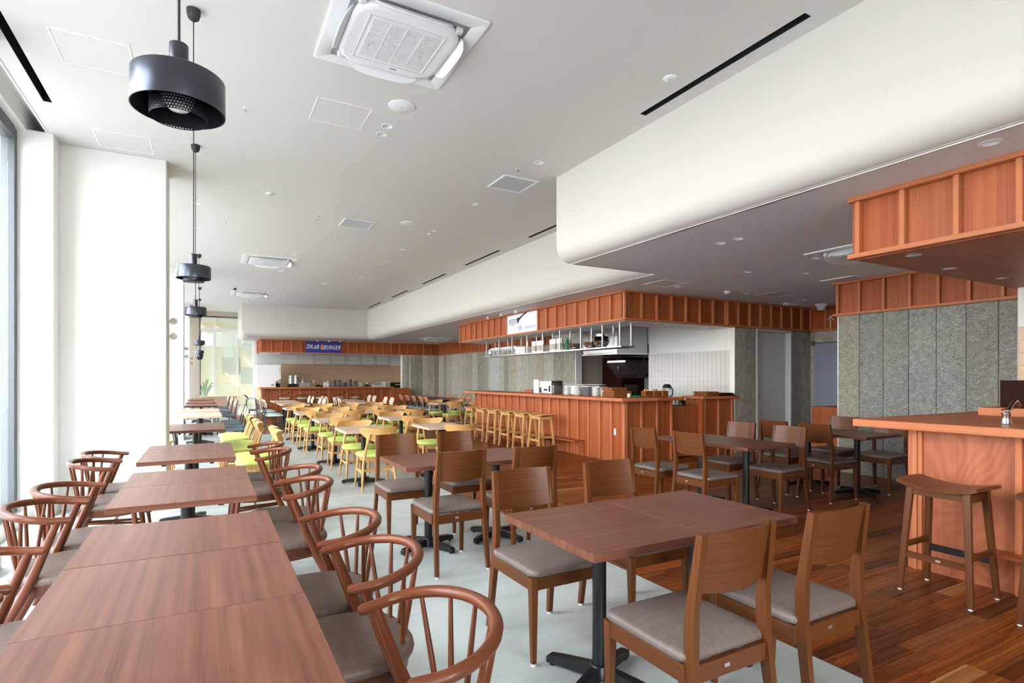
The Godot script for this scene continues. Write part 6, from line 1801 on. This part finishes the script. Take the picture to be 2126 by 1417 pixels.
func build_fittings() -> void:
	for e in [[1.58, 0], [4.2, 1], [6.63, 2], [12.45, 3], [16.95, 4], [19.4, 5], [21.8, 6]]:
		place("pendant", make_pendant, "pendant_lamp", ["dark metal drum pendant with perforated sleeve over the longest walnut run", "dark drum pendant over the second walnut pair", "dark drum pendant before the wide white column", "dark drum pendant over the pale oak window tables", "small dark drum pendant far down the window row", "small dark drum pendant far down the window row", "small dark drum pendant far down the window row"][e[1]], "pendant lamp", P([-0.062, -0.082, -0.112, -0.15, -0.19, -0.22, -0.25][e[1]], CE, e[0]), 0.0, "drum pendants over the window row")
	for e in main_lights:
		place("dl", make_downlight, "downlight", "small white recessed downlight in the high ceiling", "downlight", P(e[0], CE, e[1]), 0.0, "downlights in the high ceiling")
	for e in low_lights:
		place("dl", make_downlight, "downlight", "small recessed downlight in the lower ceiling", "downlight", P(e[0], SO, e[1]), 0.0, "downlights in the lower ceiling")
	for p in [[1897, 529], [1972, 556.5], [2081, 577]]:
		var q := up_level(p[0], p[1], FB - 0.006)
		place("dlc", func(t):
			var s5 := mb(); lathe(s5, [Vector2(0.05, 0.0), Vector2(0.05, -0.003), Vector2(0.04, -0.003), Vector2(0.03, -0.0005), Vector2(0.0, -0.0005)], 20); part(s5, "trim_ring", M.chrome, t), "downlight", "chrome rimmed downlight under the grained bar canopy", "downlight", P(q.x, FB - 0.006, q.y), 0.0, "chrome downlights under the canopy")
	for p in [[1373, 673], [1459, 677.5]]:
		var q := up_level(p[0], p[1], FB - 0.005)
		place("dlc", func(t): pass, "downlight", "chrome rimmed downlight under the long counter canopy", "downlight", P(q.x, FB - 0.005, q.y), 0.0, "downlights under the long canopy")
	# hatches, grilles, sensors
	for e in [[1.062, 5.22, "white access hatch beside the round ceiling speaker"], [-0.735, 5.11, "white access hatch near the window blind pocket"], [-0.745, 6.89, "white access hatch beside the wide column"], [1.06, 11.55, "white access hatch behind the second air conditioner"], [1.06, 13.3, "white access hatch beyond the second air conditioner"]]:
		place("hatch", func(t): make_hatch(t, 0.465), "access_hatch", e[2], "hatch", P(e[0], CE, e[1]))
	for e in [[1381.0, 588.0, "access hatch in the lower ceiling by the canopy corner"], [1612.0, 610.5, "cream access hatch in the lower ceiling near the corridor"]]:
		var q := up_level(e[0], e[1], SO)
		place("hatch", func(t): make_hatch(t, 0.465), "access_hatch", e[2], "hatch", P(q.x, SO, q.y))
	for e in [[3.32, 6.06, "square white air grille beside the stepped bulkhead"], [2.045, 8.79, "square white air grille above the lime chairs"], [1.3, 19.0, "square white air grille before the rear bulkhead"]]:
		place("grille", func(t): make_grille(t, 0.45), "air_grille", e[2], "grille", P(e[0], CE, e[1]))
	for e in [[1.19, 3.87, "white ceiling cassette air conditioner above the aisle"], [1.1, 12.43, "white ceiling cassette air conditioner above the oak tables"], [1.06, 17.5, "white ceiling cassette air conditioner near the rear bulkhead"]]:
		place("ac", make_cassette, "ceiling_cassette", e[2], "air conditioner", P(e[0], CE, e[1]))
	place("ac", make_cassette, "ceiling_cassette", "white ceiling cassette in the lower ceiling over the corner table", "air conditioner", P(6.35, SO, 3.42))
	var a3 := up_level(905, 702, SO)
	place("ac", make_cassette, "ceiling_cassette", "white ceiling cassette before the grey board wall", "air conditioner", P(a3.x, SO, a3.y))
	var g4 := up_level(1757, 580, SO)
	place("grille", func(t): make_grille(t, 0.45), "air_grille", "square air grille in the lower ceiling by the wood-wool wall", "grille", P(g4.x, SO, g4.y))
	for e in [[834.0, 220.0, "round white ceiling speaker beside the access hatch"], [846.6, 462.8, "round white ceiling speaker above the lime chairs"], [676.0, 588.6, "round white ceiling speaker far down the hall"]]:
		var q := up_level(e[0], e[1], CE)
		place("spk", func(t): make_disc(t, 0.118), "ceiling_speaker", e[2], "speaker", P(q.x, CE, q.y))
	for e in [[1391.0, 162.0], [560.7, 401.0], [837.0, 518.0]]:
		var q := up_level(e[0], e[1], CE)
		place("sens", func(t): make_disc(t, 0.055), "ceiling_sensor", "small round white sensor cap on the high ceiling", "sensor", P(q.x, CE, q.y), 0.0, "sensor caps")
	for e in [[510.0, 224.0], [1075.0, 349.7], [876.0, 506.0], [469.0, 458.0], [455.0, 553.0]]:
		var q := up_level(e[0], e[1], CE)
		place("spr", make_sprinkler, "sprinkler_head", "small chrome sprinkler head on the high ceiling", "sprinkler", P(q.x, CE, q.y), 0.0, "sprinklers on the high ceiling")
	for e in [[1682.0, 528.0], [1501.0, 583.5], [1635.5, 619.0]]:
		var q := up_level(e[0], e[1], SO)
		place("spr", make_sprinkler, "sprinkler_head", "small sprinkler head on the lower ceiling", "sprinkler", P(q.x, SO, q.y), 0.0, "sprinklers on the lower ceiling")
	var sd := up_level(1509.7, 604, SO)
	var t := thing("smoke_detector", "white smoke detector on the lower ceiling", "detector", P(sd.x, SO, sd.y))
	var st := mb(); lathe(st, [Vector2(0, -0.045), Vector2(0.03, -0.045), Vector2(0.035, -0.03), Vector2(0.05, -0.025), Vector2(0.055, 0)], 18); part(st, "body", M.white, t)
	sd = up_level(1705, 631, SO)
	t = thing("dome_camera", "white dome camera near the corridor fascia", "camera", P(sd.x, SO, sd.y))
	st = mb(); lathe(st, [Vector2(0, -0.12), Vector2(0.05, -0.11), Vector2(0.085, -0.06), Vector2(0.09, -0.03), Vector2(0.11, -0.025), Vector2(0.11, 0)], 18); part(st, "body", M.white, t)
	sd = up_level(1641, 629, SO)
	t = thing("exit_light", "small white box light on the lower ceiling", "light box", P(sd.x, SO, sd.y))
	st = mb(); box(st, Vector3(0, -0.02, 0), Vector3(0.3, 0.04, 0.1), 0.004); part(st, "body", M.white, t)
	# opal globe wall lamps on the columns
	for i in 3:
		var d: float = [7.56, 14.5, 21.4][i]
		for h in [2.02, 1.845]:
			var o := place("globe", func(u):
				var s5 := mb(); lathe(s5, [Vector2(0, -0.04), Vector2(0.02, -0.036), Vector2(0.036, -0.018), Vector2(0.04, 0), Vector2(0.036, 0.018), Vector2(0.02, 0.036), Vector2(0, 0.04)], 18, Transform3D(Basis(), Vector3(0.055, 0, 0))); part(s5, "globe", M.opal, u)
				s5 = mb(); box(s5, Vector3(0.003, 0, 0), Vector3(0.006, 0.12, 0.06), 0.002); part(s5, "back_plate", M.grey_white, u)
				s5 = mb(); rod(s5, Vector3(0.006, 0, 0), Vector3(0.02, 0, 0), 0.015); part(s5, "holder", M.alu, u), "globe_lamp", "opal globe wall lamp on the " + ["wide column", "second column", "third column"][i], "wall lamp", P([-0.405, -0.47, -0.52][i], h, d), 0.0, "globe lamps on column %d" % (i + 1))
	# corridor bits
	var ob := thing("reception_box", "orange timber cabinet standing before the blue grey door", "cabinet", P(9.9, 0, 5.9))
	st = mb(); box(st, Vector3(0, 0.43, 0), Vector3(0.9, 0.86, 0.5), 0.004, 1); part(st, "body", M.cherry, ob)
	st = mb(); box(st, Vector3(0.19, 1.02, 0), Vector3(0.22, 0.32, 0.2), 0.003); tag(part(st, "yellow_carton", M.yellow, self), "yellow carton on the orange corridor cabinet", "carton")
	get_node("yellow_carton").position = P(9.9, 0, 5.9)
	var ar := thing("direction_sign", "thin white arrow sign on the corridor fascia", "sign", P(10.44, 0, 6.42))
	st = mb(); box(st, Vector3(0, 2.40, 0), Vector3(0.004, 0.28, 0.012)); part(st, "shaft", M.white, ar)
	for s in [-1, 1]:
		st = mb(); bar(st, Vector3(0, 2.54, 0), Vector3(0, 2.46, s * 0.07), 0.004, 0.012); part(st, "barb", M.white, ar)
	st = mb(); slab(st, 8.352, 8.362, 1.0, 1.12, 12.3, 12.38, 0.002); tag(part(st, "wall_switch", M.white, self), "white switch plate on the grey board wall", "switch")

func build_outdoors() -> void:
	# lobby beyond the end glazing: folded beige walls with light lines
	var st := mb(); slab(st, -30.0, -1.95, -0.15, -0.05, -20, 60); struct_mesh(st, "ground", M.pave, "pale paving outside the windows")
	st = mb(); slab(st, -1.95, 12, -0.15, -0.01, 25.0, 40); slab(st, -1.95, 1.65, -0.15, -0.01, 22.8, 25.0); struct_mesh(st, "ground", M.stone, "pale stone paving outside the end glazing")
	st = mb(); slab(st, -1.95, 12.4, -0.15, -0.06, -20, -3.9); slab(st, -30, 30, -0.2, -0.14, -20, -3.9); struct_mesh(st, "ground", M.pave)
	st = mb(); slab(st, -3.0, 9.0, 4.25, 4.5, 25.2, 33.6); struct_mesh(st, "lobby_roof", M.paint, "roof over the tower lobby beyond the end glazing")
	st = mb(); slab(st, 8.8, 9.0, 0, 4.25, 25.2, 33.4); slab(st, -3.0, -2.8, 0, 4.25, 27.5, 33.4); struct_mesh(st, "lobby_side", M.beige, "beige side walls of the tower lobby")
	var lb := thing("lobby_wall", "beige tower lobby wall with folded white panels and light lines", "building", P(0, 0, 33.0))
	st = mb(); box(st, Vector3(2.5, 3.0, -0.2), Vector3(16, 6.4, 0.3)); part(st, "wall", M.beige, lb)
	for e in [[-1.4, 0.2, 2.4, 3.4], [0.6, 0.0, 2.9, 3.0], [1.5, 1.2, 2.2, 2.2], [2.35, 0.3, 1.9, 3.2], [0.1, 3.2, 1.2, 1.6], [2.0, 3.3, 1.4, 1.5], [-0.6, 3.4, 1.0, 1.4]]:
		st = mb()
		extrude(st, PackedVector2Array([Vector2(0, e[3]), Vector2(e[2] * 0.16, e[3]), Vector2(e[2] * 0.62, 0), Vector2(e[2] * 0.3, 0)]), 0.0, 0.14, Transform3D(Basis(Vector3.UP, 0.3), Vector3(e[0], e[1], 0.0))); part(st, "folded_panel", M.paint, lb)
		st = mb(); bar(st, Vector3(e[0] + 0.2, e[1] + e[3] * 0.55, 0.1), Vector3(e[0] + e[2] * 0.62, e[1] + 0.2, 0.1), 0.05, 0.05); part(st, "light_line", M.warm, lb)
	for e in [[-0.9, 1.9, 0.9, 1.1], [1.05, 2.0, 0.8, 0.9], [2.0, 1.5, 0.9, 0.9]]:
		st = mb(); box(st, Vector3(e[0], e[1], 0.06), Vector3(e[2], e[3], 0.1)); part(st, "grey_panel", M.taupe_wall, lb)
	var cb := thing("entrance_canopy", "pale beam over the entrance outside the end glazing", "canopy", P(0.6, 0, 25.5))
	st = mb(); box(st, Vector3(0, 2.9, 0), Vector3(5.2, 0.5, 0.3)); part(st, "beam", M.stone, cb)
	for x in [-2.4, 2.4]:
		st = mb(); box(st, Vector3(x, 1.32, 0), Vector3(0.25, 2.66, 0.25)); part(st, "post", M.stone, cb)
	var pl := thing("potted_palm", "leafy green plant outside the end glazing", "plant", P(-0.1, 0, 28.0))
	st = mb(); lathe(st, [Vector2(0, 0), Vector2(0.2, 0), Vector2(0.25, 0.4), Vector2(0, 0.4)], 14); part(st, "pot", M.stone, pl)
	for i in 14:
		var a := TAU * i / 14.0
		var rr := 0.45 + 0.1 * (i % 3)
		st = mb()
		board(st, 6, 2, func(u: float, v: float) -> Vector3:
			var w := (v - 0.5) * 0.09 * sin(PI * (0.1 + 0.85 * u))
			var o := Vector3(cos(a), 0, sin(a))
			return o * rr * u + Vector3(-sin(a), 0, cos(a)) * w + Vector3.UP * (0.4 + 1.3 * u - 0.7 * u * u + 0.1 * (i % 4)), 0.004)
		part(st, "leaf", M.leaf, pl)
	# neighbour across the street, glimpsed through the near window
	var nb := thing("neighbour_building", "pale office block across the street beyond the window", "building", P(-19, 0, 20))
	st = mb(); box(st, Vector3(0, 5, 0), Vector3(6, 10, 16)); part(st, "wall", M.stone, nb)
	for j in 4:
		for i in 6:
			st = mb(); box(st, Vector3(3.01, 1.6 + j * 2.3, -6.6 + i * 2.6), Vector3(0.06, 1.4, 1.7)); part(st, "window", M.dark_alu, nb)

func _ready() -> void:
	rng.seed = 7
	# camera: level, lens raised so that the horizon sits below the middle
	var cam := Camera3D.new()
	cam.name = "camera"
	cam.projection = Camera3D.PROJECTION_FRUSTUM
	cam.near = 0.05
	cam.far = 200.0
	cam.size = 0.05 * 1417.0 / 1156.0
	cam.frustum_offset = Vector2(0, 0.05 * (784.5 - 708.5) / 1156.0)
	cam.position = Vector3(0, 1.36, 0)
	cam.rotation = Vector3(0, -0.5, 0)
	add_child(cam)
	cam.current = true
	# bright overcast sky
	var sky := Sky.new()
	var sm := ProceduralSkyMaterial.new()
	sm.sky_top_color = Color(0.88, 0.93, 1.0)
	sm.sky_horizon_color = Color(0.99, 0.98, 0.965)
	sm.sky_curve = 0.25
	sm.ground_horizon_color = Color(0.86, 0.86, 0.85)
	sm.ground_bottom_color = Color(0.55, 0.55, 0.54)
	sm.sun_angle_max = 0.0
	sm.sky_energy_multiplier = 1.0
	sky.sky_material = sm
	var env := Environment.new()
	env.background_mode = Environment.BG_SKY
	env.sky = sky
	env.background_energy_multiplier = 18.0
	env.ambient_light_source = Environment.AMBIENT_SOURCE_SKY
	env.tonemap_mode = Environment.TONE_MAPPER_LINEAR
	env.tonemap_exposure = 1.33
	env.sdfgi_enabled = true
	env.ssao_enabled = true
	env.ssil_enabled = true
	var we := WorldEnvironment.new()
	we.name = "environment"
	we.environment = env
	add_child(we)
	# sun beyond the building: lights the paving and the lobby outside, never shines in
	var sun := DirectionalLight3D.new()
	sun.name = "sun"
	sun.rotation_degrees = Vector3(-52, 90, 0)
	sun.light_energy = 1.0
	sun.light_color = Color(1.0, 0.96, 0.9)
	sun.light_angular_distance = 0.6
	sun.shadow_enabled = true
	add_child(sun)
	make_materials()
	gather_lights()
	build_floor()
	build_shell()
	build_long_counter()
	build_right_bar()
	build_rear_kitchen()
	build_furniture()
	build_fittings()
	build_outdoors()
	for c in find_children("*", "", true, false):
		if c.has_meta("names"): c.remove_meta("names")
